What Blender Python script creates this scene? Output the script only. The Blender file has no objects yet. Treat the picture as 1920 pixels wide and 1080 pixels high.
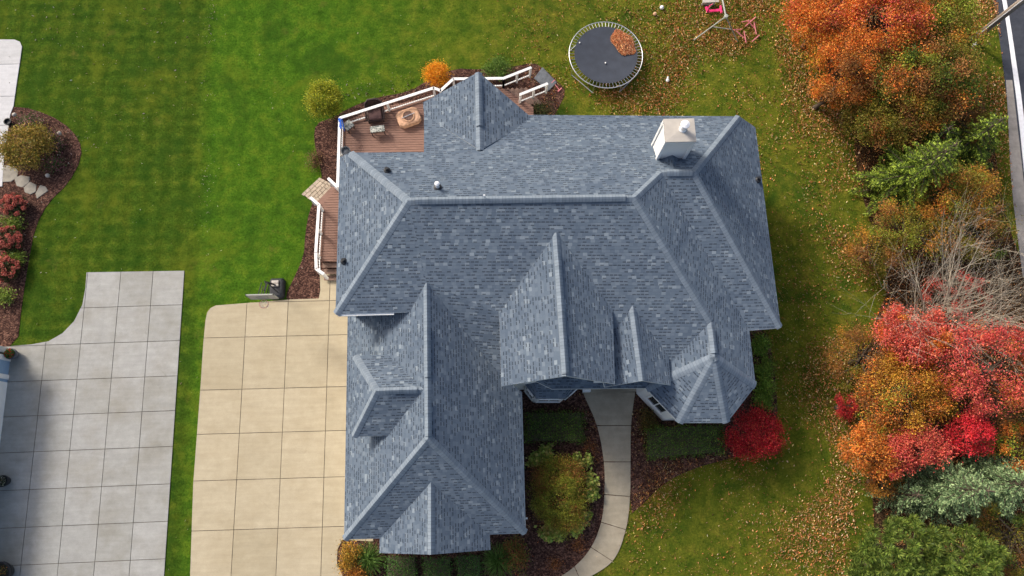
import bpy, bmesh, math, random
import numpy as np
from mathutils import Vector, Matrix, Euler, noise as mnoise
from mathutils.geometry import tessellate_polygon
random.seed(7); rng = np.random.default_rng(7)
S = bpy.context.scene
C = S.collection
# ------------------------------------------------------------------ camera
F_PX = 1381.0
cam = bpy.data.cameras.new('camera'); camo = bpy.data.objects.new('camera', cam); C.objects.link(camo)
camo.location = (0, 0, 40); camo.rotation_euler = (.240, -.025, -.032)
cam.sensor_width = 36; cam.lens = 36 * F_PX / 1920; cam.clip_end = 500
S.camera = camo
# ------------------------------------------------------------------ light
SUN_EL, SUN_DIR = math.radians(37), Vector((-.755, .656, 0)).normalized()
world = bpy.data.worlds.new('World'); S.world = world; world.use_nodes = True
wn = world.node_tree.nodes; wl = world.node_tree.links
sky = wn.new('ShaderNodeTexSky'); sky.sky_type = 'NISHITA'; sky.sun_disc = False
sky.sun_elevation = SUN_EL; sky.sun_rotation = math.atan2(SUN_DIR.x, SUN_DIR.y)
sky.air_density = 1.0; sky.dust_density = 5.0; sky.ozone_density = .3
wl.new(sky.outputs[0], wn['Background'].inputs[0]); wn['Background'].inputs[1].default_value = .15
sun = bpy.data.lights.new('sun', 'SUN'); sun.energy = 2.7; sun.angle = math.radians(13.0); sun.color = (1, .94, .86)
suno = bpy.data.objects.new('sun', sun); C.objects.link(suno)
sv = Vector((SUN_DIR.x * math.cos(SUN_EL), SUN_DIR.y * math.cos(SUN_EL), math.sin(SUN_EL)))
suno.rotation_euler = sv.to_track_quat('Z', 'Y').to_euler()
S.view_settings.view_transform = 'Standard'; S.view_settings.look = 'None'
S.view_settings.exposure = .45; S.view_settings.gamma = 1
# ------------------------------------------------------------------ pixel -> world helpers (photo pixels, known height)
RM = Euler((.240, -.025, -.032), 'XYZ').to_matrix()
def at(px, py, z=0.0):
    d = RM @ Vector(((px - 960) / F_PX, -(py - 540) / F_PX, -1)); t = (z - 40) / d.z
    return Vector((0, 0, 40)) + d * t
def to_px(p):
    q = RM.transposed() @ (Vector(p) - Vector((0, 0, 40)))
    return 960 + F_PX * q.x / -q.z, 540 - F_PX * q.y / -q.z
RMn = np.array(RM)
def to_px_np(P):
    q = (P - np.array([0, 0, 40.0])) @ RMn
    return 960 + F_PX * q[:, 0] / -q[:, 2], 540 - F_PX * q[:, 1] / -q[:, 2]
# ------------------------------------------------------------------ materials
class NT:
    def __init__(s, name):
        s.m = bpy.data.materials.new(name); s.m.use_nodes = True; s.t = s.m.node_tree
        s.b = s.t.nodes['Principled BSDF']; s.co = s.t.nodes.new('ShaderNodeTexCoord')
    def n(s, k, **kw):
        x = s.t.nodes.new('ShaderNode' + k)
        for a, v in kw.items(): setattr(x, a, v)
        return x
    def l(s, a, b): s.t.links.new(a, b)
    def val(s, sock, v):
        if hasattr(v, 'is_output'): s.l(v, sock)
        else: sock.default_value = v
    def math(s, op, a, b=0.0, c=0.0):
        x = s.n('Math', operation=op); s.val(x.inputs[0], a); s.val(x.inputs[1], b); s.val(x.inputs[2], c); return x.outputs[0]
    def noise(s, scale, detail=4, rough=.55, vec=None, dist=0):
        x = s.n('TexNoise'); x.inputs['Scale'].default_value = scale; x.inputs['Detail'].default_value = detail
        x.inputs['Roughness'].default_value = rough; x.inputs['Distortion'].default_value = dist
        s.l(vec if vec is not None else s.co.outputs['Object'], x.inputs['Vector']); return x.outputs[0]
    def ramp(s, fac, stops, interp='LINEAR'):
        x = s.n('ValToRGB'); cr = x.color_ramp; cr.interpolation = interp
        while len(cr.elements) < len(stops): cr.elements.new(.5)
        for e, (p, c) in zip(cr.elements, stops):
            e.position = p; e.color = (*c, 1) if len(c) == 3 else c
        s.val(x.inputs[0], fac); return x.outputs[0]
    def mix(s, fac, a, b, blend='MIX'):
        x = s.n('Mix', data_type='RGBA', blend_type=blend)
        s.val(x.inputs[0], fac)
        for i, v in ((6, a), (7, b)):
            if isinstance(v, tuple): x.inputs[i].default_value = (*v, 1) if len(v) == 3 else v
            else: s.l(v, x.inputs[i])
        return x.outputs[2]
    def bump(s, h, strength=.5, dist=.02):
        x = s.n('Bump'); x.inputs['Strength'].default_value = strength; x.inputs['Distance'].default_value = dist
        s.val(x.inputs['Height'], h); s.l(x.outputs[0], s.b.inputs['Normal'])
    def fin(s, col, rough=.8, spec=.3, metal=0):
        if isinstance(col, tuple): s.b.inputs['Base Color'].default_value = (*col, 1)
        else: s.l(col, s.b.inputs['Base Color'])
        s.val(s.b.inputs['Roughness'], rough); s.b.inputs['Specular IOR Level'].default_value = spec
        s.b.inputs['Metallic'].default_value = metal; return s.m
def simple(name, c, rough=.6, var=.15, scale=3, spec=.3, metal=0):
    t = NT(name); f = t.noise(scale, 5)
    k = t.ramp(f, [(.3, tuple(x * (1 - var) for x in c)), (.7, tuple(min(1, x * (1 + var)) for x in c))])
    return t.fin(k, rough, spec, metal)
def mat_lawn():
    t = NT('lawn'); ob = t.co.outputs['Object']
    sep = t.n('SeparateXYZ'); t.l(ob, sep.inputs[0]); x, y = sep.outputs[0], sep.outputs[1]
    fine = t.noise(9, 8, .8); mid = t.noise(1.3, 6, .65); big = t.noise(.16, 4, .6); vf = t.noise(38, 3, .7)
    wob = t.math('MULTIPLY', t.math('SUBTRACT', big, .5), 7.0)
    wob2 = t.math('MULTIPLY', t.math('SUBTRACT', mid, .5), 4.0)
    xx = t.math('ADD', t.math('ADD', x, wob), wob2)
    # own rich green, neighbour's drab green, yellowed grass towards the trees
    green = t.ramp(mid, [(.3, (.055, .15, .012)), (.5, (.10, .22, .017)), (.72, (.19, .29, .024))])
    drab = t.ramp(mid, [(.3, (.042, .11, .012)), (.5, (.095, .17, .017)), (.72, (.19, .235, .026))])
    olive = t.ramp(mid, [(.3, (.075, .135, .014)), (.5, (.17, .20, .022)), (.72, (.31, .28, .04))])
    xb = t.math('ADD', t.math('MULTIPLY', y, -.02), -15.6)
    left = t.math('MULTIPLY', t.math('SUBTRACT', xb, t.math('ADD', x, t.math('MULTIPLY', wob2, .35))), 1.2); left = t.math('MAXIMUM', t.math('MINIMUM', left, 1), 0)
    right = t.math('DIVIDE', t.math('SUBTRACT', xx, -9), 13.0); right = t.math('MAXIMUM', t.math('MINIMUM', right, 1), 0)
    c = t.mix(right, green, olive); c = t.mix(left, c, drab)
    tuft = t.ramp(fine, [(.3, (.2, .25, .2)), (.5, (1, 1, 1)), (.7, (1.7, 1.6, 1.35))])
    c = t.mix(.9, c, tuft, 'MULTIPLY')
    c = t.mix(t.ramp(vf, [(.35, (.55, .55, .55)), (.65, (0, 0, 0))]), c, t.mix(.6, c, (.01, .02, .003)))
    # mowing passes
    wv = t.n('TexWave', bands_direction='Y'); wv.inputs['Scale'].default_value = .42; wv.inputs['Distortion'].default_value = 2.5; wv.inputs['Detail'].default_value = 3
    wv.inputs['Detail Scale'].default_value = .6
    t.l(ob, wv.inputs['Vector'])
    c = t.mix(t.math('MULTIPLY', wv.outputs[1], t.math('ADD', t.math('MULTIPLY', left, .3), .12)), c, t.mix(.5, c, (.01, .035, .004)))
    wx = t.n('TexWave', bands_direction='X'); wx.inputs['Scale'].default_value = .3; wx.inputs['Distortion'].default_value = 3; wx.inputs['Detail'].default_value = 3; wx.inputs['Detail Scale'].default_value = .5; t.l(ob, wx.inputs['Vector'])
    c = t.mix(t.math('MULTIPLY', wx.outputs[1], t.math('ADD', t.math('MULTIPLY', left, .3), .2)), c, t.mix(.5, c, (.012, .04, .003)))
    yp = t.ramp(t.noise(.28, 6, .7, dist=.6), [(.52, (0, 0, 0)), (.68, (1, 1, 1))]); c = t.mix(t.math('MULTIPLY', yp, .5), c, (.17, .2, .018))
    sc = t.ramp(t.noise(3.2, 8, .8), [(.3, (.5, .58, .5)), (.5, (1, 1, 1)), (.7, (1.45, 1.35, 1.2))]); c = t.mix(.7, c, sc, 'MULTIPLY')
    bare = t.ramp(t.noise(.55, 6, .7), [(.6, (0, 0, 0)), (.75, (1, 1, 1))])
    c = t.mix(t.math('MULTIPLY', bare, .5), c, (.24, .2, .045))
    dk = t.ramp(t.noise(.38, 5, .65, dist=.8), [(.36, (1, 1, 1)), (.5, (0, 0, 0))]); c = t.mix(t.math('MULTIPLY', dk, .55), c, (.03, .085, .01))
    t.bump(t.math('ADD', fine, vf), 1.0, .12)
    return t.fin(c, .95, .02)
def mat_mulch(name='mulch', a=(.03, .014, .012), b=(.09, .045, .034), cc=(.24, .13, .095)):
    t = NT(name); v = t.n('TexVoronoi'); v.inputs['Scale'].default_value = 16; t.l(t.co.outputs['Object'], v.inputs['Vector'])
    sp = t.n('SeparateColor'); t.l(v.outputs['Color'], sp.inputs[0])
    c = t.ramp(t.math('MULTIPLY', t.math('ADD', sp.outputs[0], t.noise(3, 6)), .5), [(.25, a), (.55, b), (.8, cc)])
    t.bump(t.math('ADD', v.outputs['Distance'], t.noise(25, 3)), 1, .08); return t.fin(c, .95, .1)
def mat_concrete(name, a, b, stain, sf=.5):
    t = NT(name); big = t.noise(.35, 7, .65); mid = t.noise(2.2, 7, .7); fine = t.noise(30, 4, .7)
    mp = t.n('Mapping'); mp.inputs['Scale'].default_value = (.5, 4, 1); t.l(t.co.outputs['Object'], mp.inputs[0])
    streak = t.noise(1.2, 6, .6, mp.outputs[0])
    c = t.mix(t.ramp(mid, [(.3, (0, 0, 0)), (.7, (1, 1, 1))]), a, b)
    c = t.mix(t.math('MULTIPLY', t.ramp(big, [(.45, (0, 0, 0)), (.75, (1, 1, 1))]), sf), c, stain)
    c = t.mix(.35, c, t.ramp(streak, [(.3, (.75, .75, .75)), (.7, (1.15, 1.15, 1.15))]), 'MULTIPLY')
    c = t.mix(.5, c, t.ramp(fine, [(.3, (.82, .82, .82)), (.7, (1.12, 1.12, 1.12))]), 'MULTIPLY')
    g = t.n('NewGeometry'); c = t.mix(1.0, c, t.ramp(g.outputs['Random Per Island'], [(0, (.93, .93, .92)), (1, (1.05, 1.05, 1.06))]), 'MULTIPLY')
    sp2 = t.ramp(t.noise(.9, 8, .75, dist=1.5), [(.62, (0, 0, 0)), (.7, (1, 1, 1))]); c = t.mix(t.math('MULTIPLY', sp2, .22), c, tuple(x * .55 for x in stain))
    t.bump(fine, .3, .01); return t.fin(c, .85, .2)
def mat_shingle(name='shingle', row=.155, tab=.2, gain=1.0):
    t = NT(name); sep = t.n('SeparateXYZ'); t.l(t.co.outputs['UV'], sep.inputs[0])
    v = t.math('DIVIDE', sep.outputs[1], row); r = t.math('FLOOR', v); fv = t.math('FRACT', v)
    def wn_(a, b):
        cb = t.n('CombineXYZ'); t.val(cb.inputs[0], a); t.val(cb.inputs[1], b)
        w = t.n('TexWhiteNoise', noise_dimensions='2D'); t.l(cb.outputs[0], w.inputs['Vector']); return w.outputs['Value']
    u = t.math('ADD', t.math('DIVIDE', sep.outputs[0], tab), t.math('MULTIPLY', wn_(r, 3.3), 5.0)); cidx = t.math('FLOOR', u); fu = t.math('FRACT', u)
    a = wn_(cidx, r); b = wn_(t.math('ADD', cidx, 77.7), r)
    w1 = t.noise(.6, 5, .6)
    base = t.ramp(a, [(0, (.080, .108, .148)), (.45, (.095, .125, .166)), (.84, (.114, .145, .187)), (.95, (.144, .179, .22)), (1, (.192, .232, .273))])
    base = t.mix(.5, base, t.ramp(w1, [(.3, (.8, .82, .85)), (.7, (1.2, 1.18, 1.12))]), 'MULTIPLY')
    gr = t.noise(60, 3, .7); base = t.mix(.5, base, t.ramp(gr, [(.3, (.75, .75, .75)), (.7, (1.25, 1.25, 1.25))]), 'MULTIPLY')
    shade_dash = t.math('MULTIPLY', t.math('LESS_THAN', fv, .36), t.math('GREATER_THAN', b, .45))
    shade_dash = t.math('MULTIPLY', shade_dash, t.math('GREATER_THAN', fu, .2))
    c = t.mix(t.math('MULTIPLY', shade_dash, .66), base, (.014, .018, .028))  # dashes darken the colour to paint in the shade below raised tab butts
    h = t.math('ADD', t.math('SUBTRACT', 1.0, fv), t.math('MULTIPLY', t.math('GREATER_THAN', b, .38), .6))
    t.bump(h, 1.0, .035)
    return t.fin(c, .9, .2)
def mat_cap():
    t = NT('ridge cap shingle'); sep = t.n('SeparateXYZ'); t.l(t.co.outputs['UV'], sep.inputs[0])
    v = t.math('DIVIDE', sep.outputs[0], .15); fv = t.math('FRACT', v)
    w = t.n('TexWhiteNoise', noise_dimensions='1D'); t.l(t.math('FLOOR', v), w.inputs['W'])
    c = t.ramp(w.outputs['Value'], [(0, (.146, .182, .224)), (1, (.182, .22, .262))])
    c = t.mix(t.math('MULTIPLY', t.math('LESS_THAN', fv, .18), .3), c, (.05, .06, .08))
    c = t.mix(.6, c, t.ramp(t.noise(2.5, 5), [(.3, (.8, .8, .8)), (.7, (1.15, 1.15, 1.15))]), 'MULTIPLY')
    return t.fin(c, .85, .2)
def mat_leaf(name, trans=.3, rough=.55, spec=.25):
    t = NT(name); at_ = t.n('Attribute'); at_.attribute_name = 'Col'; c = at_.outputs['Color']
    t.fin(c, rough, spec)
    tr = t.n('BsdfTranslucent'); t.l(c, tr.inputs[0]); mx = t.n('MixShader'); mx.inputs[0].default_value = trans
    t.l(t.b.outputs[0], mx.inputs[1]); t.l(tr.outputs[0], mx.inputs[2])
    t.l(mx.outputs[0], t.t.nodes['Material Output'].inputs['Surface']); return t.m
def mat_wood(name, a, b, scale=(1, 12, 12), rough=.6):
    t = NT(name); mp = t.n('Mapping'); mp.inputs['Scale'].default_value = scale; t.l(t.co.outputs['Object'], mp.inputs[0])
    f = t.noise(1.5, 6, .6, mp.outputs[0]); c = t.ramp(f, [(.3, a), (.7, b)]); return t.fin(c, rough, .3)
def mat_siding(name, a):
    t = NT(name); sep = t.n('SeparateXYZ'); t.l(t.co.outputs['Object'], sep.inputs[0])
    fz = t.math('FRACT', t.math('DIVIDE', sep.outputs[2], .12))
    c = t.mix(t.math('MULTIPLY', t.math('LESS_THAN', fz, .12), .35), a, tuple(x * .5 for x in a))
    t.bump(t.math('SUBTRACT', 1.0, fz), .6, .02); return t.fin(c, .6, .3)
M = {}
M['lawn'] = mat_lawn(); M['mulch'] = mat_mulch()
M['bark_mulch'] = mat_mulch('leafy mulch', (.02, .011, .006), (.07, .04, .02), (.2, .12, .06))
M['tan_conc'] = mat_concrete('tan concrete', (.355, .305, .21), (.41, .355, .25), (.29, .235, .145), .5)
M['grey_conc'] = mat_concrete('grey concrete', (.272, .272, .258), (.335, .335, .318), (.20, .185, .145), .75)
M['pale_conc'] = mat_concrete('pale concrete', (.44, .44, .45), (.52, .52, .53), (.36, .35, .33), .3)
M['walk_conc'] = mat_concrete('aged walk concrete', (.29, .25, .185), (.375, .33, .25), (.19, .165, .115), .6)
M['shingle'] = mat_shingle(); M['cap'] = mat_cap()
M['white'] = simple('white trim paint', (.74, .74, .73), .45, .05)
M['siding'] = mat_siding('white lap siding', (.74, .73, .70)); M['cream'] = simple('cream cap metal', (.40, .37, .33), .5, .08)
M['blue_siding'] = mat_siding('blue siding', (.22, .33, .47))
M['metal'] = simple('galvanised metal', (.5, .52, .54), .35, .1, 8, .5, .8)
M['white_metal'] = simple('pale flue metal', (.75, .76, .78), .4, .05)
M['black'] = simple('black plastic', (.018, .02, .024), .5, .3, 6)
M['dark'] = simple('dark rubber', (.03, .033, .038), .6, .2)
M['glass'] = NT('window glass').fin((.03, .04, .05), .08, .7)
M['deck'] = mat_wood('composite deck board', (.16, .085, .06), (.25, .14, .105), (1.2, 14, 14))
M['deck_dark'] = mat_wood('shaded stair board', (.13, .08, .06), (.2, .125, .095), (10, 3, 3))
M['wicker'] = simple('dark wicker', (.05, .032, .03), .7, .5, 40)
M['cushion'] = simple('brown cushion', (.10, .055, .052), .85, .2, 5)
M['stone_fire'] = simple('tan cast stone', (.50, .30, .19), .85, .3, 6)
M['ash'] = simple('fire bowl grate', (.17, .10, .08), .9, .5, 20)
M['asphalt'] = mat_concrete('asphalt', (.030, .034, .045), (.05, .055, .07), (.09, .095, .11), .5)
M['gravel'] = mat_concrete('gravel shoulder', (.22, .2, .18), (.34, .31, .28), (.16, .14, .12), .6)
M['paint'] = simple('road paint', (.72, .72, .74), .7, .1, 4)
M['stone'] = simple('flagstone', (.25, .23, .195), .9, .2, 3)
M['paver'] = simple('tumbled paver', (.40, .33, .25), .9, .25, 3)
M['slate'] = simple('slate pad', (.10, .11, .125), .8, .3, 5)
M['bark'] = mat_wood('bark', (.045, .032, .022), (.11, .085, .06), (6, 6, 1), .95)
M['grey_bark'] = mat_wood('pale grey bark', (.27, .23, .17), (.45, .40, .32), (6, 6, 1), .9)
M['pole'] = mat_wood('treated pole wood', (.19, .15, .12), (.36, .31, .27), (8, 8, .6), .85)
M['leaf'] = mat_leaf('broad leaf'); M['needle'] = mat_leaf('needle', .12, .6); M['litter'] = mat_leaf('dry leaf', .1, .8, .1)
M['blue_cloth'] = simple('blue cloth', (.015, .09, .42), .7, .15)
M['pink'] = simple('hot pink plastic', (.75, .035, .16), .4, .1); M['pale_pink'] = simple('faded pink steel', (.62, .2, .22), .5, .15)
M['grey_steel'] = simple('grey steel', (.30, .31, .27), .5, .15)
M['mat'] = simple('trampoline mat', (.035, .042, .058), .75, .15, 2)
def mat_board():
    t = NT('speckled glass top'); v = t.n('TexVoronoi'); v.inputs['Scale'].default_value = 14; t.l(t.co.outputs['Object'], v.inputs['Vector'])
    sp = t.n('SeparateColor'); t.l(v.outputs['Color'], sp.inputs[0])
    return t.fin(t.ramp(sp.outputs[0], [(.2, (.10, .11, .10)), (.55, (.24, .25, .22)), (.9, (.45, .45, .40))]), .25, .5)
M['speckle'] = mat_board()
# ------------------------------------------------------------------ mesh helpers
class MB:
    def __init__(s): s.v = []; s.f = []; s.mi = []; s.uv = []
    def face(s, pts, mi=0, uv=None):
        i = len(s.v); s.v += [tuple(p) for p in pts]; s.f.append(tuple(range(i, i + len(pts)))); s.mi.append(mi); s.uv.append(uv)
    def box(s, c, size, rot=0, mi=0, M3=None):
        hx, hy, hz = size[0] / 2, size[1] / 2, size[2] / 2; R = M3 or Matrix.Rotation(rot, 3, 'Z'); c = Vector(c)
        P = [c + R @ Vector((x * hx, y * hy, z * hz)) for x in (-1, 1) for y in (-1, 1) for z in (-1, 1)]
        for q in ((0, 1, 3, 2), (4, 6, 7, 5), (0, 4, 5, 1), (2, 3, 7, 6), (0, 2, 6, 4), (1, 5, 7, 3)): s.face([P[i] for i in q], mi)
    def bar(s, a, b, w, h, mi=0):
        a, b = Vector(a), Vector(b); d = b - a; L = d.length; x = d.normalized()
        up = Vector((0, 0, 1)) if abs(x.z) < .9 else Vector((1, 0, 0)); y = up.cross(x).normalized(); z = x.cross(y)
        R = Matrix((x, y, z)).transposed(); s.box((a + b) / 2, (L, w, h), M3=R, mi=mi)
    def tube(s, pts, rad, n=8, mi=0, cap=True):
        rings = []; pts = [Vector(p) for p in pts]; rad = rad if isinstance(rad, (list, tuple)) else [rad] * len(pts)
        for i, p in enumerate(pts):
            d = (pts[min(i + 1, len(pts) - 1)] - pts[max(i - 1, 0)]).normalized()
            up = Vector((0, 0, 1)) if abs(d.z) < .9 else Vector((1, 0, 0)); x = d.cross(up).normalized(); y = d.cross(x)
            b = len(s.v)
            for k in range(n):
                a = 2 * math.pi * k / n; s.v.append(tuple(p + (x * math.cos(a) + y * math.sin(a)) * rad[i]))
            rings.append(b)
        for i in range(len(rings) - 1):
            for k in range(n):
                s.f.append((rings[i] + k, rings[i] + (k + 1) % n, rings[i + 1] + (k + 1) % n, rings[i + 1] + k)); s.mi.append(mi); s.uv.append(None)
        if cap:
            s.f.append(tuple(rings[0] + k for k in range(n))); s.mi.append(mi); s.uv.append(None)
            s.f.append(tuple(rings[-1] + k for k in range(n))); s.mi.append(mi); s.uv.append(None)
    def lathe(s, c, prof, n=20, mi=0):
        c = Vector(c); rings = []
        for r, z in prof:
            b = len(s.v)
            for k in range(n):
                a = 2 * math.pi * k / n; s.v.append((c.x + r * math.cos(a), c.y + r * math.sin(a), c.z + z))
            rings.append(b)
        for i in range(len(rings) - 1):
            for k in range(n):
                s.f.append((rings[i] + k, rings[i] + (k + 1) % n, rings[i + 1] + (k + 1) % n, rings[i + 1] + k)); s.mi.append(mi); s.uv.append(None)
        s.f.append(tuple(rings[0] + k for k in range(n))); s.mi.append(mi); s.uv.append(None)
        s.f.append(tuple(rings[-1] + k for k in range(n))); s.mi.append(mi); s.uv.append(None)
    def prism(s, poly, z0, z1, mi=0, mi_side=None):
        n = len(poly); z1l = z1 if isinstance(z1, (list, tuple)) else [z1] * n
        T = [(p[0], p[1], z) for p, z in zip(poly, z1l)]; B = [(p[0], p[1], z0) for p in poly]
        s.face(T, mi); s.face(B[::-1], mi)
        for i in range(n):
            j = (i + 1) % n; s.face([B[i], B[j], T[j], T[i]], mi if mi_side is None else mi_side)
    def build(s, name, mats, parent=None, smooth=False, bevel=0):
        me = bpy.data.meshes.new(name); me.from_pydata(s.v, [], s.f)
        if not isinstance(mats, (list, tuple)): mats = [mats]
        for m in mats: me.materials.append(m)
        me.polygons.foreach_set('material_index', s.mi)
        if any(u is not None for u in s.uv):
            L = me.uv_layers.new(name='UVMap')
            for p, u in zip(me.polygons, s.uv):
                if u is not None:
                    for k, li in enumerate(p.loop_indices): L.data[li].uv = u[k]
        o = bpy.data.objects.new(name, me); C.objects.link(o)
        bm = bmesh.new(); bm.from_mesh(me)
        if not any(u is not None for u in s.uv): bmesh.ops.remove_doubles(bm, verts=bm.verts, dist=.0004); bmesh.ops.recalc_face_normals(bm, faces=bm.faces)
        bm.to_mesh(me); bm.free()
        if smooth: me.polygons.foreach_set('use_smooth', [True] * len(me.polygons))
        if bevel:
            b = o.modifiers.new('bevel', 'BEVEL'); b.width = bevel; b.segments = 2; b.limit_method = 'ANGLE'
        if parent: o.parent = parent; o.matrix_parent_inverse = parent.matrix_world.inverted() if False else Matrix.Translation(-parent.location)
        return o
def tag(o, label=None, cat=None, group=None, kind=None):
    if label: o['label'] = label
    if cat: o['category'] = cat
    if group: o['group'] = group
    if kind: o['kind'] = kind
    return o
def empty(name, loc, label, cat, group=None):
    o = bpy.data.objects.new(name, None); C.objects.link(o); o.location = loc; o.empty_display_size = .3
    return tag(o, label, cat, group)
def clip(poly, cell):   # convex cell, CCW, 2d
    out = [tuple(p[:2]) for p in poly]; n = len(cell)
    for i in range(n):
        a, b = cell[i], cell[(i + 1) % n]; inp = out; out = []
        if not inp: break
        def side(p): return (b[0] - a[0]) * (p[1] - a[1]) - (b[1] - a[1]) * (p[0] - a[0])
        for k in range(len(inp)):
            p, q = inp[k - 1], inp[k]; sp, sq = side(p), side(q)
            if (sp >= 0) != (sq >= 0):
                t = sp / (sp - sq); out.append((p[0] + (q[0] - p[0]) * t, p[1] + (q[1] - p[1]) * t))
            if sq >= 0: out.append(q)
    return out
def area(p): return sum(p[i - 1][0] * p[i][1] - p[i][0] * p[i - 1][1] for i in range(len(p))) / 2
def smooth_poly(px, z=0, it=2, closed=True):
    P = [at(x, y, z) for x, y in px]
    for _ in range(it):
        Q = []
        for i in range(len(P)):
            a, b = P[i], P[(i + 1) % len(P)]; Q += [a * .75 + b * .25, a * .25 + b * .75]
        P = Q
    return P
def sheet(name, px, z0, z1, mat, it=2, kind='structure'):
    P = [(p.x, p.y) for p in smooth_poly(px, 0, it)]
    if area(P) < 0: P = P[::-1]
    b = MB(); b.prism(P, z0, z1); o = b.build(name, mat)
    bm = bmesh.new(); bm.from_mesh(o.data); bmesh.ops.triangulate(bm, faces=[f for f in bm.faces if len(f.verts) > 4]); bm.to_mesh(o.data); bm.free()
    return tag(o, kind=kind)
# numpy leaf cloud: each leaf is a small folded diamond
def leaf_mesh(name, ctr, size, col, mat, parent=None, aspect=.62, flat=0.0, dirs=None, normal_bias=None):
    n = len(ctr); size = np.broadcast_to(np.asarray(size, float), (n,))
    if dirs is None: d = rng.normal(size=(n, 3)); d[:, 2] *= (1 - flat)
    else: d = dirs + 0
    d /= np.linalg.norm(d, axis=1)[:, None] + 1e-9
    r = rng.normal(size=(n, 3))
    if flat > 0: r[:, 2] *= (1 - flat)
    s = np.cross(d, r if flat == 0 else np.cross(d, r * 0 + np.array([0, 0, 1.0]) + r * (1 - flat)))
    s /= np.linalg.norm(s, axis=1)[:, None] + 1e-9
    a = (size / 2)[:, None]; w = a * aspect
    V = np.empty((n, 4, 3)); V[:, 0] = ctr - d * a; V[:, 1] = ctr + s * w - d * a * .1; V[:, 2] = ctr + d * a; V[:, 3] = ctr - s * w - d * a * .1
    me = bpy.data.meshes.new(name); me.vertices.add(n * 4); me.vertices.foreach_set('co', V.ravel())
    me.loops.add(n * 4); me.loops.foreach_set('vertex_index', np.arange(n * 4, dtype=np.int32))
    me.polygons.add(n); me.polygons.foreach_set('loop_start', np.arange(0, n * 4, 4, dtype=np.int32))
    try: me.polygons.foreach_set('loop_total', np.full(n, 4, dtype=np.int32))
    except Exception: pass
    ca = me.color_attributes.new('Col', 'FLOAT_COLOR', 'POINT'); cc = np.ones((n, 4, 4)); cc[:, :, :3] = np.clip(col, 0, 1)[:, None, :]
    ca.data.foreach_set('color', cc.ravel()); me.update(calc_edges=True); me.materials.append(mat)
    o = bpy.data.objects.new(name, me); C.objects.link(o)
    if parent: o.parent = parent; o.matrix_parent_inverse = Matrix.Translation(-parent.location)
    return o
def pal(n, P, jit=.18):
    P = np.array(P, float); k = rng.integers(0, len(P), n); c = P[k]; return c * (1 + rng.normal(size=(n, 1)) * jit) * (1 + rng.normal(size=(n, 3)) * jit * .3)
# ------------------------------------------------------------------ ground
b = MB(); b.face([(-160, -160, 0), (160, -160, 0), (160, 160, 0), (-160, 160, 0)]); lawn = tag(b.build('lawn', M['lawn']), kind='structure')
sheet('mulch_bed', [(592, 232), (588, 262), (597, 300), (604, 328), (600, 350), (580, 395), (572, 440), (570, 480), (552, 520), (534, 556), (545, 566), (606, 562), (680, 540), (700, 300), (780, 240), (1040, 260), (1036, 222), (1046, 205), (1062, 172), (1048, 155), (1018, 128), (1000, 117), (960, 126), (905, 131), (850, 128), (800, 152), (768, 172), (700, 184), (650, 205), (620, 222)], -.1, .02, M['mulch'], 1)
sheet('mulch_bed', [(900, 690), (1097, 720), (1112, 770), (1145, 830), (1155, 880), (1155, 940), (1145, 1000), (1115, 1045), (1070, 1085), (1040, 1120), (660, 1110), (636, 1075), (631, 1045), (637, 1015), (640, 960), (900, 940)], -.1, .02, M['mulch'], 1)
sheet('mulch_bed', [(1188, 700), (1182, 820), (1180, 966), (1200, 950), (1245, 905), (1300, 878), (1360, 862), (1400, 850), (1440, 825), (1458, 790), (1455, 720), (1447, 660), (1437, 618), (1380, 610), (1340, 700)], -.1, .02, M['mulch'], 1)
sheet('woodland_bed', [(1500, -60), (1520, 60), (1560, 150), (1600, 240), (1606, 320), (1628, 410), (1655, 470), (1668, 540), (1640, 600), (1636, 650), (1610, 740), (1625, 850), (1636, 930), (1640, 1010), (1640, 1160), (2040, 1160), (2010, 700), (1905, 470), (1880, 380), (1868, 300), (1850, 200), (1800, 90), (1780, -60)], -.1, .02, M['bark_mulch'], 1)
sheet('mulch_bed', [(-60, 196), (25, 200), (62, 204), (118, 228), (150, 262), (154, 296), (128, 345), (92, 378), (66, 425), (52, 500), (40, 580), (33, 648), (-60, 690)], -.1, .02, M['mulch'], 1)
# slabs cut by joints
def slabs(name, px, xs, ys, rot, org, mat, z=.045, gap=.028, it=0, base_mat=None):
    P = [(p.x, p.y) for p in smooth_poly(px, 0, it)]
    if area(P) < 0: P = P[::-1]
    ca, sa = math.cos(rot), math.sin(rot)
    def w(x, y): return (org[0] + x * ca - y * sa, org[1] + x * sa + y * ca)
    b = MB(); g = gap / 2
    for i in range(len(xs) - 1):
        for j in range(len(ys) - 1):
            cell = [w(xs[i] + g, ys[j] + g), w(xs[i + 1] - g, ys[j] + g), w(xs[i + 1] - g, ys[j + 1] - g), w(xs[i] + g, ys[j + 1] - g)]
            q = clip(P, cell)
            if len(q) > 2 and abs(area(q)) > .02: b.prism(q, 0.0, z + random.uniform(-.004, .004))
    o = b.build(name, mat); tag(o, kind='structure')
    o2 = MB(); o2.prism(P, -.1, .012); jo = tag(o2.build('joint_fill', M['joint']), kind='structure'); return o
M['joint'] = simple('joint sand', (.12, .095, .07), .95, .3, 10)
M['joint_tan'] = M['joint']
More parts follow.
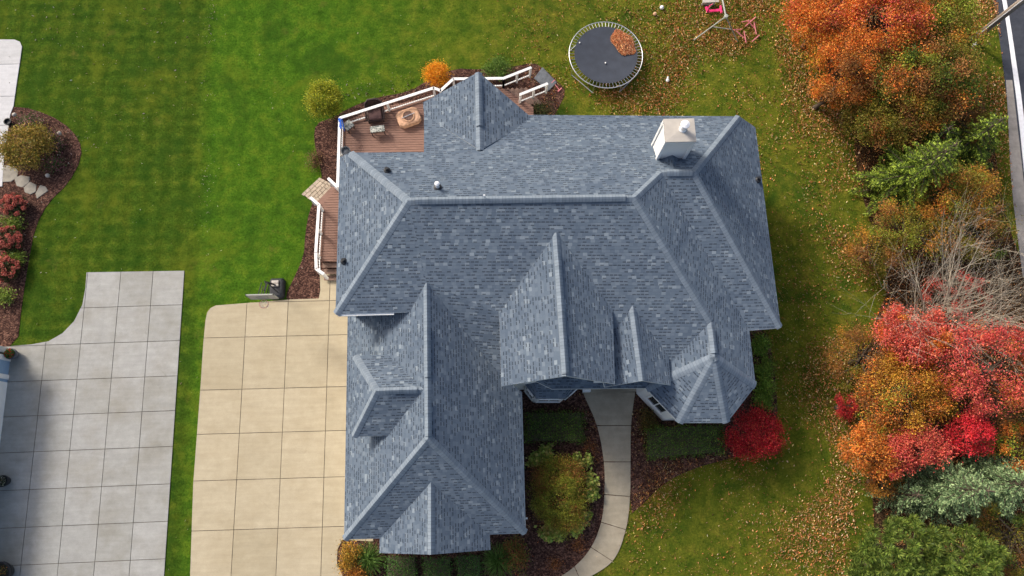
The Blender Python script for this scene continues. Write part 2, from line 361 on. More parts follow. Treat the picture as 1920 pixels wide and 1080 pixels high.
slabs('driveway', [(356, 1110), (363, 905), (376, 732), (382, 640), (386, 600), (389, 586), (395, 578), (405, 573), (455, 569), (540, 562), (598, 560), (601, 545), (600, 512), (690, 512), (700, 1015), (642, 1012), (633, 1030), (632, 1055), (645, 1085), (655, 1110)],
      [-17, -13.35, -11.1, -8.84, -6.6, -4], [-9, -7.7, -5.2, -2.69, -.21, 2.17, 4.49, 7.32, 9.25, 12], -.004, (0, 0), M['tan_conc'])
# neighbour's grid: rotated with their house
pa, pb = at(346, 508), at(306.7, 1080); th = math.atan2((pa - pb).y, (pa - pb).x) - math.pi / 2
org = (pb.x, pb.y); ca, sa = math.cos(-th), math.sin(-th)
def nloc(px, py): q = at(px, py); dx, dy = q.x - org[0], q.y - org[1]; return (dx * ca - dy * sa, dx * sa + dy * ca)
nx = [nloc(*p)[0] for p in ((10, 720), (71, 785), (125, 912), (187, 960), (249, 1000))]; ny = [nloc(*p)[1] for p in ((300, 1048), (300, 978), (300, 908), (300, 838), (300, 771), (300, 706), (300, 640), (300, 573))]
nx = [nx[1] - 5.0, nx[1] - 2.4] + nx[1:] + [.05]
slabs('neighbour_driveway', [(306, 1110), (346, 508), (163, 511), (161, 540), (155, 572), (140, 602), (118, 625), (92, 640), (60, 646), (20, 649), (-90, 655), (-90, 1110)],
      nx, [ny[0] - 6, ny[0] - 4, ny[0] - 2] + ny + [ny[-1] + 2.5], th, org, M['grey_conc'])
slabs('neighbour_walkway', [(-90, 74), (28, 75), (38, 79), (42, 88), (38, 118), (33, 150), (26, 200), (20, 215), (8, 300), (5, 350), (-90, 360)], [-14, 5], [nloc(20, 350)[1], nloc(20, 290)[1], nloc(20, 235)[1], nloc(20, 181)[1], nloc(20, 121)[1], nloc(20, 60)[1]], th, org, M['pale_conc'], z=.05)
# front walk: slabs between joints that fan round the curve
wl_ = [(1090, 700), (1093, 735), (1119, 798), (1132, 866), (1133, 927), (1127, 979), (1108, 1026), (1077, 1062), (1030, 1092), (960, 1120)]
wr_ = [(1200, 700), (1191, 735), (1183, 798), (1182, 866), (1181, 931), (1173, 993), (1148, 1052), (1090, 1092), (1060, 1125), (980, 1160)]
def cr(P, i, t):
    p0, p1, p2, p3 = [Vector(P[max(0, min(len(P) - 1, k))]) for k in (i - 1, i, i + 1, i + 2)]
    return .5 * ((2 * p1) + (p2 - p0) * t + (2 * p0 - 5 * p1 + 4 * p2 - p3) * t * t + (3 * p1 - p0 - 3 * p2 + p3) * t ** 3)
b = MB(); jb = MB()
for i in range(len(wl_) - 1):
    for gp, B, z in ((.012, b, .05), (0, jb, .015)):
        L = [cr(wl_, i, t) for t in np.linspace(gp, 1 - gp, 7)]; R = [cr(wr_, i, t) for t in np.linspace(gp, 1 - gp, 7)]
        B.prism([(lambda q: (q.x, q.y))(at(p.x, p.y)) for p in L + R[::-1]], 0 if gp else -.1, z)
tag(b.build('front_walk', M['walk_conc']), kind='structure'); tag(jb.build('joint_fill', M['joint']), kind='structure')
# road
def band(name, Lp, Rp, z, mat):
    b = MB()
    for i in range(len(Lp) - 1):
        for t0, t1 in ((0, .5), (.5, 1)):
            q = [cr(Lp, i, t0), cr(Rp, i, t0), cr(Rp, i, t1), cr(Lp, i, t1)]; b.face([at(p.x, p.y, z) for p in q])
    return tag(b.build(name, mat), kind='structure')
edge = [(1835, -120), (1862, 0), (1872, 60), (1880, 120), (1889, 200), (1897, 290), (1906, 400), (1925, 560), (1950, 760), (1985, 1000), (2000, 1150)]
off = lambda P, d: [(x + d, y) for x, y in P]
band('road', off(edge, 0), off(edge, 330), .02, M['asphalt'])
band('road_edge_line', [(1856, -120), (1879, 0), (1889, 60), (1897, 120), (1905, 180), (1914, 260), (1928, 400)], [(1864, -120), (1887, 0), (1897, 60), (1906, 120), (1915, 180), (1924, 260), (1938, 400)], .028, M['paint'])
band('gravel_shoulder', [(1886, 150), (1890, 220), (1893, 290), (1900, 380), (1918, 520)], [(1898, 150), (1906, 220), (1914, 290), (1924, 380), (1940, 520)], .024, M['gravel'])
# flagstones and pavers
def stones(name, plist, mat, z, group, labels, cat):
    for px, lab in zip(plist, labels):
        P = [(q.x, q.y) for q in [at(*p) for p in px]]
        if area(P) < 0: P = P[::-1]
        b = MB(); b.prism(P, 0, z); tag(b.build(name, mat, bevel=.02), lab, cat, group)
stones('flagstone', [[(7, 310), (28, 312), (35, 322), (33, 332), (22, 341), (6, 342)], [(27, 334), (40, 329), (57, 332), (55, 343), (43, 352), (32, 349)], [(45, 352), (57, 341), (69, 347), (68, 360), (58, 365), (47, 361)], [(67, 364), (76, 347), (86, 350), (91, 358), (77, 368), (70, 373)]],
       M['stone'], .05, 'flagstones crossing the neighbour\'s bed', ['large pale flagstone nearest the neighbour\'s walkway', 'flat pale flagstone second from the walkway', 'squarish pale flagstone third from the walkway', 'pointed pale flagstone at the lawn end of the row'], 'flagstone')
# deck-side pavers: one patio patch
b = MB(); rnd = random.Random(3)
cp = [(q.x, q.y) for q in [at(*p) for p in ((566, 365), (598, 333), (634, 352), (600, 384), (586, 378))]]
if area(cp) < 0: cp = cp[::-1]
o0 = at(566, 365); ux = (at(600, 333) - o0).normalized(); uy = Vector((-ux.y, ux.x, 0)) * -1
for j in range(-2, 9):
    xo = -1.0 + rnd.random() * .3
    while xo < 3:
        wd = rnd.uniform(.22, .42); y0, y1 = j * .2, j * .2 + .175
        cell = [o0 + ux * xo + uy * y0, o0 + ux * (xo + wd - .025) + uy * y0, o0 + ux * (xo + wd - .025) + uy * y1, o0 + ux * xo + uy * y1]
        cell = [(c.x, c.y) for c in cell]
        if area(cell) < 0: cell = cell[::-1]
        q = clip(cp, cell)
        if len(q) > 2 and abs(area(q)) > .008: b.prism(q, 0, .06 + rnd.uniform(0, .02))
        xo += wd
tag(b.build('paver_path', M['paver']), kind='structure')
b = MB(); q = [at(*p) for p in ((1001, 148), (1017, 127), (1044, 156), (1028, 172))]; b.prism([(p.x, p.y) for p in q][::-1], 0, .1); tag(b.build('step_pad', M['slate'], bevel=.02), kind='structure')
# ------------------------------------------------------------------ the house
house = empty('house', (0, 5, 0), 'large white house with blue grey shingled hip and gable roofs', 'house')
V3 = Vector
def roof_faces(name, faces, parent=house, thick=.16, label=None):
    b = MB()
    for pts in faces:
        pts = [Vector(p) for p in pts]; n = Vector((0, 0, 0))
        for i in range(len(pts)): n += (pts[i - 1]).cross(pts[i])
        n.normalize()
        if n.z < 0: pts = pts[::-1]; n = -n
        u = Vector((0, 0, 1)).cross(n).normalized(); v = n.cross(u)
        lo = [p - Vector((0, 0, thick)) for p in pts]
        for tri in tessellate_polygon([pts]):
            tri = list(tri); a_, b_, c_ = [pts[i] for i in tri]
            if (b_ - a_).cross(c_ - a_).z < 0: tri = tri[::-1]
            b.face([pts[i] for i in tri], 0, [(pts[i].dot(u), pts[i].dot(v)) for i in tri]); b.face([lo[i] for i in tri[::-1]], 1, [(0, 0)] * 3)
        for i in range(len(pts)):
            j = (i + 1) % len(pts); b.face([lo[i], lo[j], pts[j], pts[i]], 1, [(0, 0)] * 4)
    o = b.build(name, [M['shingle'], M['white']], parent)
    if label: o['label'] = label
    return o
def nrm(pts):
    n = Vector((0, 0, 0)); pts = [Vector(p) for p in pts]
    for i in range(len(pts)): n += pts[i - 1].cross(pts[i])
    n.normalize(); return n if n.z > 0 else -n
def on(face, px, py):
    n = nrm(face); d = RM @ Vector(((px - 960) / F_PX, -(py - 540) / F_PX, -1)); o = Vector((0, 0, 40)); t = (Vector(face[0]) - o).dot(n) / d.dot(n); return o + d * t
def cap(P0, P1, n1, n2, w=.21, lift=.02, parent=house, vent=False):
    P0, P1 = Vector(P0), Vector(P1); d = (P1 - P0).normalized(); L = (P1 - P0).length
    def sd(n, other):
        s = n.cross(d).normalized()
        if s.z > 0: s = -s
        if abs(d.z) < 1e-4 or True:
            # choose the side that lies on this face (away from the other plane)
            if s.dot(other) < 0 and (-s).dot(other) > 0: pass
        return s
    s1 = n1.cross(d).normalized(); s2 = n2.cross(d).normalized()
    if s1.dot(n2) > 0: s1 = -s1
    if s2.dot(n1) > 0: s2 = -s2
    # for a convex edge each side vector drops below the other plane
    up = (n1 + n2).normalized() * lift; b = MB(); k = max(1, int(L / .3)); e = .02
    for i in range(k):
        a, c = P0 + d * (L * i / k), P0 + d * (L * (i + 1) / k)
        for s in (s1, s2):
            ua, uc = up * 1.0, up * 1.15
            pts = [a + ua, c + uc, c + uc + s * w * .45 - up * .1, a + ua + s * w * .45 - up * .1]
            b.face(pts, 0, [(L * i / k, 0), (L * (i + 1) / k, 0), (L * (i + 1) / k, 1), (L * i / k, 1)])
            pts2 = [pts[3], pts[2], c + s * w + up * .35, a + s * w + up * .25]
            b.face(pts2, 0, [(L * i / k, 0), (L * (i + 1) / k, 0), (L * (i + 1) / k, 1), (L * i / k, 1)])
            b.face([pts2[3], pts2[2], c + s * w - up * .3, a + s * w - up * .3], 1, [(0, 0)] * 4)
            b.face([c + uc, pts[2], pts2[2], c + s * w - up * .3, c], 1, [(0, 0)] * 5)
    return b.build('ridge_cap', [M['cap'], M['capedge']], parent)
M['capedge'] = simple('cap edge', (.06, .07, .09), .9, .1)
ze = 6.25
A = at(629, 589, ze); B = at(765, 376, 8.85); D = at(1190, 370, 8.85); E1 = at(1240, 323, 8.08); F1 = at(1302, 323, 8.08); G = at(1464, 614, 4.68)
NEb = at(1386.5, 218, 5.4); NEs = at(1416.5, 239, 4.68); NWb = at(656, 286, 6.8); NWs = at(637, 295, ze)
Q = at(1333, 603, 6.05); T = at(1340, 669, 6.05); V0 = at(1417, 723, 4.4); V1 = at(1363, 793, 4.4); V2 = at(1273, 793, 4.4); V3_ = at(1211, 728, 4.4); VE = at(1405, 619, 4.65)
gT = on([A, B, D], 800, 530); gA = at(803, 822, gT.z); gSW = at(645, 1012, 3.35); gSE = at(986, 1000, 3.35); gNW = at(652, 580, 3.35); gNE = at(979, 735, 3.35)
Vg = on([gT, gA, gSE], 937, 702); KS = on([A, B, D], 940, 590)
J = Vector((gT.x, A.y + .02, ze)); Nl = at(795, 214, 5.3); Nm = at(795, 285, 6.8)
V3b = V3_; Vm = Vector((Vg.x + .8, Vg.y + .1, Vg.z)); Vn = Vector((Vg.x + 2.5, V3_.y + .1, 4.35))
fW = [A, B, NWb, NWs]; fS = [B, D, Q, V3b, Vn, KS, gT]; fS2 = [gT, KS, Vg]; fS3 = [KS, Vn, Vm, Vg]; fS0 = [A, B, gT, J]; fN = [B, D, E1, F1, NEb, Nl, Nm, NWb]; fEE = [F1, G, NEs, NEb]; fES = [E1, F1, G, VE]; fE = [D, E1, VE, V0, T, Q]
roof_faces('main_roof', [fW, fS0, fS, fS2, fS3, fN, fEE, fES, fE])
tf = [[T, V0, V1], [T, V1, V2], [T, V2, V3_], [Q, T, V3_]]
roof_faces('turret_roof', tf)
fGW = [gT, gA, gSW, gNW]; fGE = [gT, gA, gSE, gNE, Vg]; fGS = [gA, gSW, gSE]
roof_faces('garage_roof', [fGW, fGE, fGS])
kT = at(808, 899, 5.4); kF = at(808, 1040, 5.4); kL = at(711, 1037, 3.3); kR = at(920, 1031, 3.3); kVL = at(712, 1008, 3.33); kVR = at(918, 1001, 3.33)
fKW = [kT, kF, kL, kVL]; fKE = [kT, kF, kR, kVR]; roof_faces('gable_roof', [fKW, fKE], label='low front gable roof over the garage bay')
cT = at(1043, 436, 8.1); cF = at(1061, 705, 8.1); cL = at(940, 724, 6.3); cR = at(1153, 720, 6.3); cVL = at(936, 588, 6.3); cVR = at(1149, 577, 6.3)
fCW = [cT, cF, cL, cVL]; fCE = [cT, cF, cR, cVR]; roof_faces('gable_roof', [fCW, fCE], label='tall central gable roof above the bay window')
hT = at(1185, 562, 6.4); hF = at(1205, 714, 6.4); hVR = at(1252, 650, 5.2); hR = at(1258, 722, 5.2); hVL = Vector((2 * hT.x - hVR.x, hVR.y, 5.2)); hL = Vector((2 * hF.x - hR.x + .0, hR.y, 5.2))
fHW = [hT, hF, hL, hVL]; fHE = [hT, hF, hR, hVR]; roof_faces('gable_roof', [fHW, fHE], label='narrow gable roof over the front door')
bT = at(900, 281, 6.9); bF = at(897, 135, 6.9); bL = at(793, 192, 5.28); bR = at(1001, 224, 5.35); bV = at(795, 216, 5.28)
fBW = [bT, bF, bL, bV]; fBE = [bT, bF, bR]; roof_faces('porch_roof', [fBW, fBE], label='pointed gable roof over the back porch')
dA = at(705, 733, 6.78); dE = Vector((gT.x - .12, dA.y, 6.78)); dSW = at(662, 819, 5.3); dNW = at(664.5, 667, 5.3)
dSE = Vector((gT.x - .6, dSW.y, 5.3)); dNE = Vector((gT.x - .6, dNW.y, 5.3))
fDS = [dA, dE, dSE, dSW]; fDN = [dA, dE, dNE, dNW]; fDW = [dA, dSW, dNW]; roof_faces('dormer_roof', [fDS, fDN, fDW])
for (p, q, a_, b_) in [(B, D, fS, fN), (D, E1, fN, fE), (E1, F1, fN, fES), (F1, NEb, fN, fEE), (F1, G, fEE, fES), (B, A, fW, fS0), (B, NWb, fW, fN), (D, Q, fS, fE), (Q, T, tf[3], fE),
                       (T, V0, fE, tf[0]), (T, V1, tf[0], tf[1]), (T, V2, tf[1], tf[2]), (T, V3_, tf[2], tf[3]), (gT, gA, fGW, fGE), (gA, gSW, fGW, fGS), (gA, gSE, fGE, fGS),
                       (kT, kF, fKW, fKE), (cT, cF, fCW, fCE), (hT, hF, fHW, fHE), (bT, bF, fBW, fBE), (dA, dE, fDS, fDN), (dA, dSW, fDS, fDW), (dA, dNW, fDN, fDW)]:
    cap(p, q, nrm(a_), nrm(b_))
# ridge vents: raised strips on the level ridges
def vent(P0, P1, t0, t1, n1, n2):
    P0, P1 = Vector(P0), Vector(P1); a, c = P0.lerp(P1, t0), P0.lerp(P1, t1); cap(a + Vector((0, 0, .05)), c + Vector((0, 0, .05)), n1, n2, w=.2, lift=.045).name = 'ridge_vent'
for p, q, a_, b_, t0, t1 in [(B, D, fS, fN, .03, .96), (gT, gA, fGW, fGE, .3, .62), (gT, gA, fGW, fGE, .76, .985), (cT, cF, fCW, fCE, .15, .985), (E1, F1, fN, fES, .15, .95), (Q, T, tf[3], fE, .2, .9), (dA, dE, fDS, fDN, .2, .85), (bT, bF, fBW, fBE, .3, .93)]:
    vent(p, q, t0, t1, nrm(a_), nrm(b_))
# walls
def wallpoly(name, poly, top, mat=M['siding'], z0=0, parent=house, label=None):
    b = MB(); b.prism(poly, z0, top); o = b.build(name, mat, parent)
    if label: o['label'] = label
    return o
yS, yN = A.y + .45, NWb.y - .45
wallpoly('wall', [(A.x + .45, yS), (D.x, yS), (D.x, yN), (A.x + .45, yN)], 6.1)
b = MB(); b.prism([(-2.7, 7.6), (G.x - .42, G.y + .42), (NEs.x - .42, NEb.y - .42), (bV.x + .3, NEb.y - .42)], 0, 4.5)
b.build('wall', M['siding'], house)
wallpoly('wall', [(1.0, V3_.y + .55), (V3_.x, V3_.y + .55), (VE.x - .4, V0.y + .9), (VE.x - .45, G.y + .6), (1.0, G.y + .6)], 4.3)
tc = (V0 + V1 + V2 + V3_) / 4; octo = [V0, V1, V2, V3_]
ins = [Vector((p.x, p.y, 0)) + (Vector((T.x, T.y, 0)) - Vector((p.x, p.y, 0))).normalized() * .42 for p in octo]
wallpoly('wall', [(ins[3].x - .05, V3_.y + .9)] + [(p.x, p.y) for p in ins[::-1]] + [(ins[0].x, V0.y + 1)], 4.4, label='white turret wall with tall windows')
wallpoly('wall', [(gSW.x + .42, gSE.y + .42), (gSE.x - .42, gSE.y + .42), (gSE.x - .42, 5), (1.0, 7.6), (gNW.x + .42, 7.6)], 3.0)
def gable_wall(L, Rr, ridge, y0, y1, z0, ins=.38):
    b = MB(); xl, xr = L.x + ins, Rr.x - ins; sl = (ridge.z - L.z) / max(.1, ridge.x - L.x); zl = L.z + sl * ins - .2; zr = Rr.z + sl * ins - .2; zt = ridge.z - .2
    prof = [(xl, z0), (xr, z0), (xr, zr), (ridge.x, zt), (xl, zl)]
    a = [(x, y0, z) for x, z in prof]; c = [(x, y1, z) for x, z in prof]; b.face(a); b.face(c[::-1])
    for i in range(5): j = (i + 1) % 5; b.face([a[i], c[i], c[j], a[j]])
    return b.build('gable_wall', M['siding'], house)
gable_wall(kL, kR, kF, kF.y + .38, gSE.y + .6, 0)
gable_wall(cL, cR, cF, cF.y + .42, cVL.y + .3, 0)
gable_wall(hL, hR, hF, hF.y + .9, hVR.y + .3, 2.6)
b = MB(); b.prism([(dA.x - .25, dSW.y + .3), (gT.x - .4, dSW.y + .3), (gT.x - .4, dNW.y - .3), (dA.x - .25, dNW.y - .3)], 3.5, 5.4); b.build('dormer_wall', M['siding'], house)
# bay window with its own little roof
bay = [at(*p, 2.8) for p in ((985, 722), (1005, 748), (1060, 748), (1090, 721))]
bi = [Vector((p.x, p.y, 0)) for p in bay]; wy = cF.y + .42
by = [Vector((bay[0].x, wy, 2.8))] + bay + [Vector((bay[3].x, wy, 2.8))]; bt0, bt1 = Vector((bay[1].x, wy, 3.6)), Vector((bay[2].x, wy, 3.6))
roof_faces('bay_roof', [[by[0], by[1], by[2], bt0], [by[2], by[3], bt1, bt0], [by[3], by[4], by[5], bt1]], thick=.1)
o = wallpoly('bay_window', [(p.x, p.y) for p in [by[0] + Vector((.05, 0, 0)), bay[0] + Vector((.05, .02, 0)), bay[1] + Vector((.02, .06, 0)), bay[2] + Vector((-.02, .06, 0)), bay[3] + Vector((-.05, .02, 0)), by[5] - Vector((.05, 0, 0))]], 2.68, M['white'], 0.02)
def window(c, w, h, nx_, ny_, parent=house, name='window', mull=2):
    # c centre on the wall face, (nx_,ny_) outward
    n = Vector((nx_, ny_, 0)).normalized(); t = Vector((-n.y, n.x, 0)); R = Matrix((t, n, Vector((0, 0, 1)))).transposed(); c = Vector(c)
    b = MB()
    for s in (-1, 1):
        b.box(c + t * s * (w / 2 + .04) + n * .03, (.09, .08, h + .18), M3=R); b.box(c + Vector((0, 0, s * (h / 2 + .045))) + n * .034, (w + .2, .09, .09), M3=R)
    for k in range(1, mull): b.box(c + t * (w * (k / mull - .5)) + n * .02, (.05, .05, h), M3=R)
    f = b.build('window', M['white'], parent); f2 = MB(); f2.box(c + n * .01, (w, .03, h), M3=R); g = f2.build('pane', M['glass'], f)
    g.matrix_parent_inverse = Matrix.Identity(4)
    return f
def wins(a, b_, z, w, h, k, off=0):
    a, b_ = Vector((a[0], a[1], 0)), Vector((b_[0], b_[1], 0)); d = (b_ - a).normalized(); n = Vector((d.y, -d.x, 0))
    for i in range(k): p = a.lerp(b_, (i + .5) / k); window((p.x, p.y, z), w, h, n.x, n.y)
wins((bay[0].x + .03, bay[0].y), (bay[1].x, bay[1].y + .05), 1.6, .5, 1.5, 1); wins((bay[1].x, bay[1].y + .06), (bay[2].x, bay[2].y + .06), 1.6, 1.1, 1.5, 1); wins((bay[2].x, bay[2].y + .06), (bay[3].x - .03, bay[3].y), 1.6, .5, 1.5, 1)
pt = [ins[3], ins[2], ins[1], ins[0]]
for i in range(3): wins((pt[i].x, pt[i].y), (pt[i + 1].x, pt[i + 1].y), 2.6, 1.0, 2.6, 1)
wins((A.x + .45, yS), (gT.x, yS), 5.2, .8, .7, 2)
wins((kL.x + .4, kF.y + .38), (kR.x - .4, kF.y + .38), 1.6, 1.3, 1.4, 2)
wins((cL.x + .4, cF.y + .42), (cR.x - .4, cF.y + .42), 5.2, 1.6, 1.3, 1)
wins((A.x + .45, yN), (A.x + .45, yS), 4.6, 1.1, 1.3, 3)
wins((NEs.x - .42, G.y + .8), (NEs.x - .42, NEb.y - .5), 1.7, 1.2, 1.5, 3)
# garage doors on the drive side
xg_ = gSW.x + .42
for yc in (-.6, 3.4):
    b = MB(); b.box((xg_ - .03, yc, 1.1), (.08, 2.9, 2.2))
    for k in range(4): b.box((xg_ - .08, yc, .28 + k * .55), (.05, 2.7, .42))
    b.build('garage_door', M['white'], house, bevel=.01)
b = MB(); b.box((6.5, V3_.y + .5, 1.15), (1.1, .12, 2.25)); fd = b.build('front_door', M['cushion'], house, bevel=.01)
b = MB(); b.lathe((6.9, V3_.y + .4, 1.05), [(.03, -.03), (.05, 0), (.03, .03)], 10); b.build('handle', M['metal'], fd).matrix_parent_inverse = Matrix.Identity(4)
# porch slab and columns
pq = [at(*p) for p in ((1090, 700), (1205, 700), (1203, 734), (1092, 738))]; b = MB(); b.prism([(p.x, p.y) for p in pq][::-1], 0, .12); b.build('porch_step', M['walk_conc'], house)
for px in ((1098, 729), (1199, 729)):
    p = at(*px); b = MB(); b.box((p.x, p.y, .3), (.42, .42, .36)); b.box((p.x, p.y, 2.6), (.26, .26, 4.4)); b.box((p.x, p.y, 4.75), (.4, .4, .2)); b.build('porch_column', M['white'], house, bevel=.01)
# back porch posts
for p, zt in ((bL, 5.2), (bF, 6.6), (bR, 5.2), (Nm, 6.6)):
    q = p + (Vector((bT.x, bT.y + .6, 0)) - Vector((p.x, p.y, 0))).normalized() * .45
    b = MB(); b.box((q.x, q.y, zt / 2 + .4), (.2, .2, zt - .9)); b.build('porch_post', M['white'], house)
# gutters along the eaves (hung under the drip edge) and downspouts
def gutter(p, q, out=.0):
    p, q = Vector(p), Vector(q); d = (q - p).normalized(); n = Vector((d.y, -d.x, 0)) * out; b = MB(); b.bar(p + n - Vector((0, 0, .13)), q + n - Vector((0, 0, .13)), .1, .11); b.build('gutter', M['white'], house)
gutter(A + Vector((.1, 0, 0)), Vector((gT.x - 1.6, A.y, ze)), .03); gutter(NWs, A, -.04); gutter(gSW, gNW, .09); gutter(G, VE, .04)
b = MB(); p = at(988, 972, 2.8); b.tube([p, p + Vector((-.25, .0, -.3)), (p.x - .42, p.y, 2.2), (p.x - .42, p.y, .1)], .045, 6); b.build('downspout', M['white'], house)
b = MB(); p = at(668, 598, 6.0); b.tube([(A.x + .2, A.y + .05, 6.1), (A.x + .5, yS - .06, 5.6), (A.x + .5, yS - .06, 3.5)], .05, 6); b.build('downspout', M['white'], house)
# chimney
NP = nrm(fN); 
def onN(px, py):
    d = RM @ Vector(((px - 960) / F_PX, -(py - 540) / F_PX, -1)); o = Vector((0, 0, 40)); t = (B - o).dot(NP) / d.dot(NP); return o + d * t
c0 = onN(1231, 298); zt = 9.75; tl = at(1242.5, 266, zt); tr = at(1301, 267, zt); bl = at(1242, 229, zt); br = at(1301, 231, zt)
x0, x1 = c0.x + .02, c0.x + 1.3; y0, y1 = c0.y, c0.y + 1.0
b = MB(); b.box(((x0 + x1) / 2, (y0 + y1) / 2, 7.9), (x1 - x0, y1 - y0, 3.0)); ch = b.build('chimney', M['siding'], house)
b = MB()
for sx in (x0, x1):
    for sy in (y0, y1): b.box((sx, sy, 7.9), (.13, .13, 3.02))
b.box(((x0 + x1) / 2, y0 - .02, 9.28), (x1 - x0 + .1, .06, .2)); b.box((x0 - .02, (y0 + y1) / 2, 9.28), (.06, y1 - y0 + .1, .2))
o = b.build('corner_trim', M['white'], ch); o.matrix_parent_inverse = Matrix.Identity(4)
b = MB(); cx, cy = (x0 + x1) / 2, (y0 + y1) / 2; e = .07
Pc = [(x0 - e, y0 - e, 9.44), (x1 + e, y0 - e, 9.44), (x1 + e, y1 + e, 9.44), (x0 - e, y1 + e, 9.44)]; Pt = [Vector((cx, cy, 9.50))]
for i in range(4): b.face([Pc[i], Pc[(i + 1) % 4], Pt[0]]); j = (i + 1) % 4; b.face([Pc[i], Pc[j], (Pc[j][0], Pc[j][1], 9.39), (Pc[i][0], Pc[i][1], 9.39)])
o = b.build('chimney_cap', M['cream'], ch); o.matrix_parent_inverse = Matrix.Identity(4)
b = MB(); b.lathe((cx + .12, cy + .02, 9.46), [(.17, 0), (.17, .06), (.13, .1), (.13, .42), (.15, .43), (.15, .48), (.12, .5)], 20); o = b.build('flue_pipe', M['white_metal'], ch, smooth=False); o.matrix_parent_inverse = Matrix.Identity(4)
b = MB(); b.lathe((cx + .12, cy + .02, 9.95), [(.05, 0), (.21, .02), (.2, .06), (.08, .12), (.01, .13)], 20); o = b.build('flue_cap', M['white_metal'], ch); o.matrix_parent_inverse = Matrix.Identity(4)
# cricket behind the chimney base
ck = Vector((cx, y0, c0.z + .35)); ckf = Vector((cx, y0 - .05 + (-.9), 0)); 
fck = [[Vector((x0 + .1, y0, c0.z - .1)), Vector((cx, y0, c0.z + .42)), Vector((cx, y0 - .75, c0.z + .45))], [Vector((x1 - .1, y0, c0.z - .1)), Vector((cx, y0, c0.z + .42)), Vector((cx, y0 - .75, c0.z + .45))]]
roof_faces('cricket', fck, thick=.04)
p = on(fN, 821, 352); b = MB(); b.lathe(p, [(.2, -.12), (.19, .06), (.09, .1), (.09, .12)], 14, 1); b.lathe(p + Vector((0, 0, .1)), [(.085, 0), (.085, .32), (.11, .34), (.11, .42), (.03, .47)], 14, 0); b.build('vent_pipe', [M['white_metal'], M['black']], house, label := None) if False else b.build('vent_pipe', [M['white_metal'], M['black']], house)
for f, px in ((fN, (726, 320)), (fW, (645, 490)), (fEE, (1421, 337))):
    p = on(f, *px); b = MB(); b.lathe(p, [(.17, -.1), (.16, .05), (.07, .1), (.065, .3), (.075, .31), (.05, .31)], 12); b.build('vent_pipe', M['black'], house)
p = on(fN, 908, 371); b = MB(); b.box(p + Vector((0, 0, .15)), (.03, .03, .3)); b.box(p + Vector((0, 0, .32)), (.08, .05, .06)); b.build('vent_pipe', M['white_metal'], house)
# ------------------------------------------------------------------ deck
deck = empty('deck', at(720, 240), 'brown board deck with white railings wrapping the house corner', 'deck')
DZ = .95
def boards(name, px, ang, bw, z, mat, th_=.05, gap=.012, parent=deck):
    P = [(q.x, q.y) for q in [at(*p, z) for p in px]]
    if area(P) < 0: P = P[::-1]
    d = Vector((math.cos(ang), math.sin(ang))); n = Vector((-d.y, d.x)); us = [Vector(p).dot(n) for p in P]; u = min(us); b = MB()
    c0_ = sum((Vector(p) for p in P), Vector((0, 0))) / len(P)
    while u < max(us):
        m = u + gap / 2, u + bw - gap / 2; s = c0_.dot(d)
        cell = [d * (s - 30) + n * m[0], d * (s + 30) + n * m[0], d * (s + 30) + n * m[1], d * (s - 30) + n * m[1]]
        q = clip(P, [(c[0], c[1]) for c in cell])
        if len(q) > 2 and abs(area(q)) > .003: b.prism(q, z - th_, z)
        u += bw
    return b.build(name, mat, parent)
boards('deck_floor', [(641, 231), (700, 205), (805, 183), (830, 178), (855, 165), (905, 163), (945, 165), (1000, 200), (1002, 262), (850, 320), (641, 320)], 0, .15, DZ, M['deck'], gap=.022)
boards('deck_floor', [(604, 383), (634, 352), (660, 352), (660, 490), (602, 490), (600, 470)], 0, .15, DZ, M['deck'], gap=.022)
# rim skirt
def skirt(px, z0, z1):
    b = MB()
    for p, q in zip(px, px[1:]):
        p, q = at(*p, z1), at(*q, z1); b.bar((p.x, p.y, (z0 + z1) / 2), (q.x, q.y, (z0 + z1) / 2), .04, z1 - z0)
    return b.build('deck_skirt', M['deck'], deck)
skirt([(641, 300), (641, 231), (700, 205), (805, 183), (830, 178), (855, 165), (905, 163), (945, 165)], .1, DZ - .06); skirt([(634, 352), (604, 383), (600, 470), (602, 490)], .1, DZ - .06)
def railing(px, closed_posts=True, z=DZ, h=.95, parent=deck, dz=None, pw=.12, mid=True, tw=.15, np_=None):
    """top rail through photo points at z+h, with balusters, bottom rail and posts"""
    pts = []
    for i, p in enumerate(px):
        zz = z if dz is None else z + dz[i]; q = at(p[0], p[1], zz + h); pts.append(q)
    r = empty_child('railing', parent)
    b = MB()
    for p, q in zip(pts, pts[1:]): d = (q - p).normalized(); b.bar(p - d * .04, q + d * .04, tw, .05); b.bar(p - Vector((0, 0, .05)), q - Vector((0, 0, .05)), .05, .08)
    b.build('top_rail', M['white'], r)
    b = MB()
    for p, q in zip(pts, pts[1:]): b.bar(p - Vector((0, 0, h - .12)), q - Vector((0, 0, h - .12)), .06, .07)
    b.build('bottom_rail', M['white'], r)
    b = MB()
    for p, q in zip(pts, pts[1:]):
        k = int((q - p).length / .13)
        for i in range(1, k): c = p.lerp(q, i / k); b.box((c.x, c.y, c.z - h / 2), (.016, .016, h - .2))
    b.build('balusters', M['black'], r)
    for i, (p, q) in enumerate(zip(pts, pts[1:])):
        k = max(1, round((q - p).length / 1.9)) if np_ is None else np_[i]
        for j in range(k + (1 if i == len(pts) - 2 else 0)):
            c = p.lerp(q, j / k); b = MB(); b.box((c.x, c.y, c.z - h / 2 - .06), (pw, pw, h + .05)); b.build('post', M['white'], r)
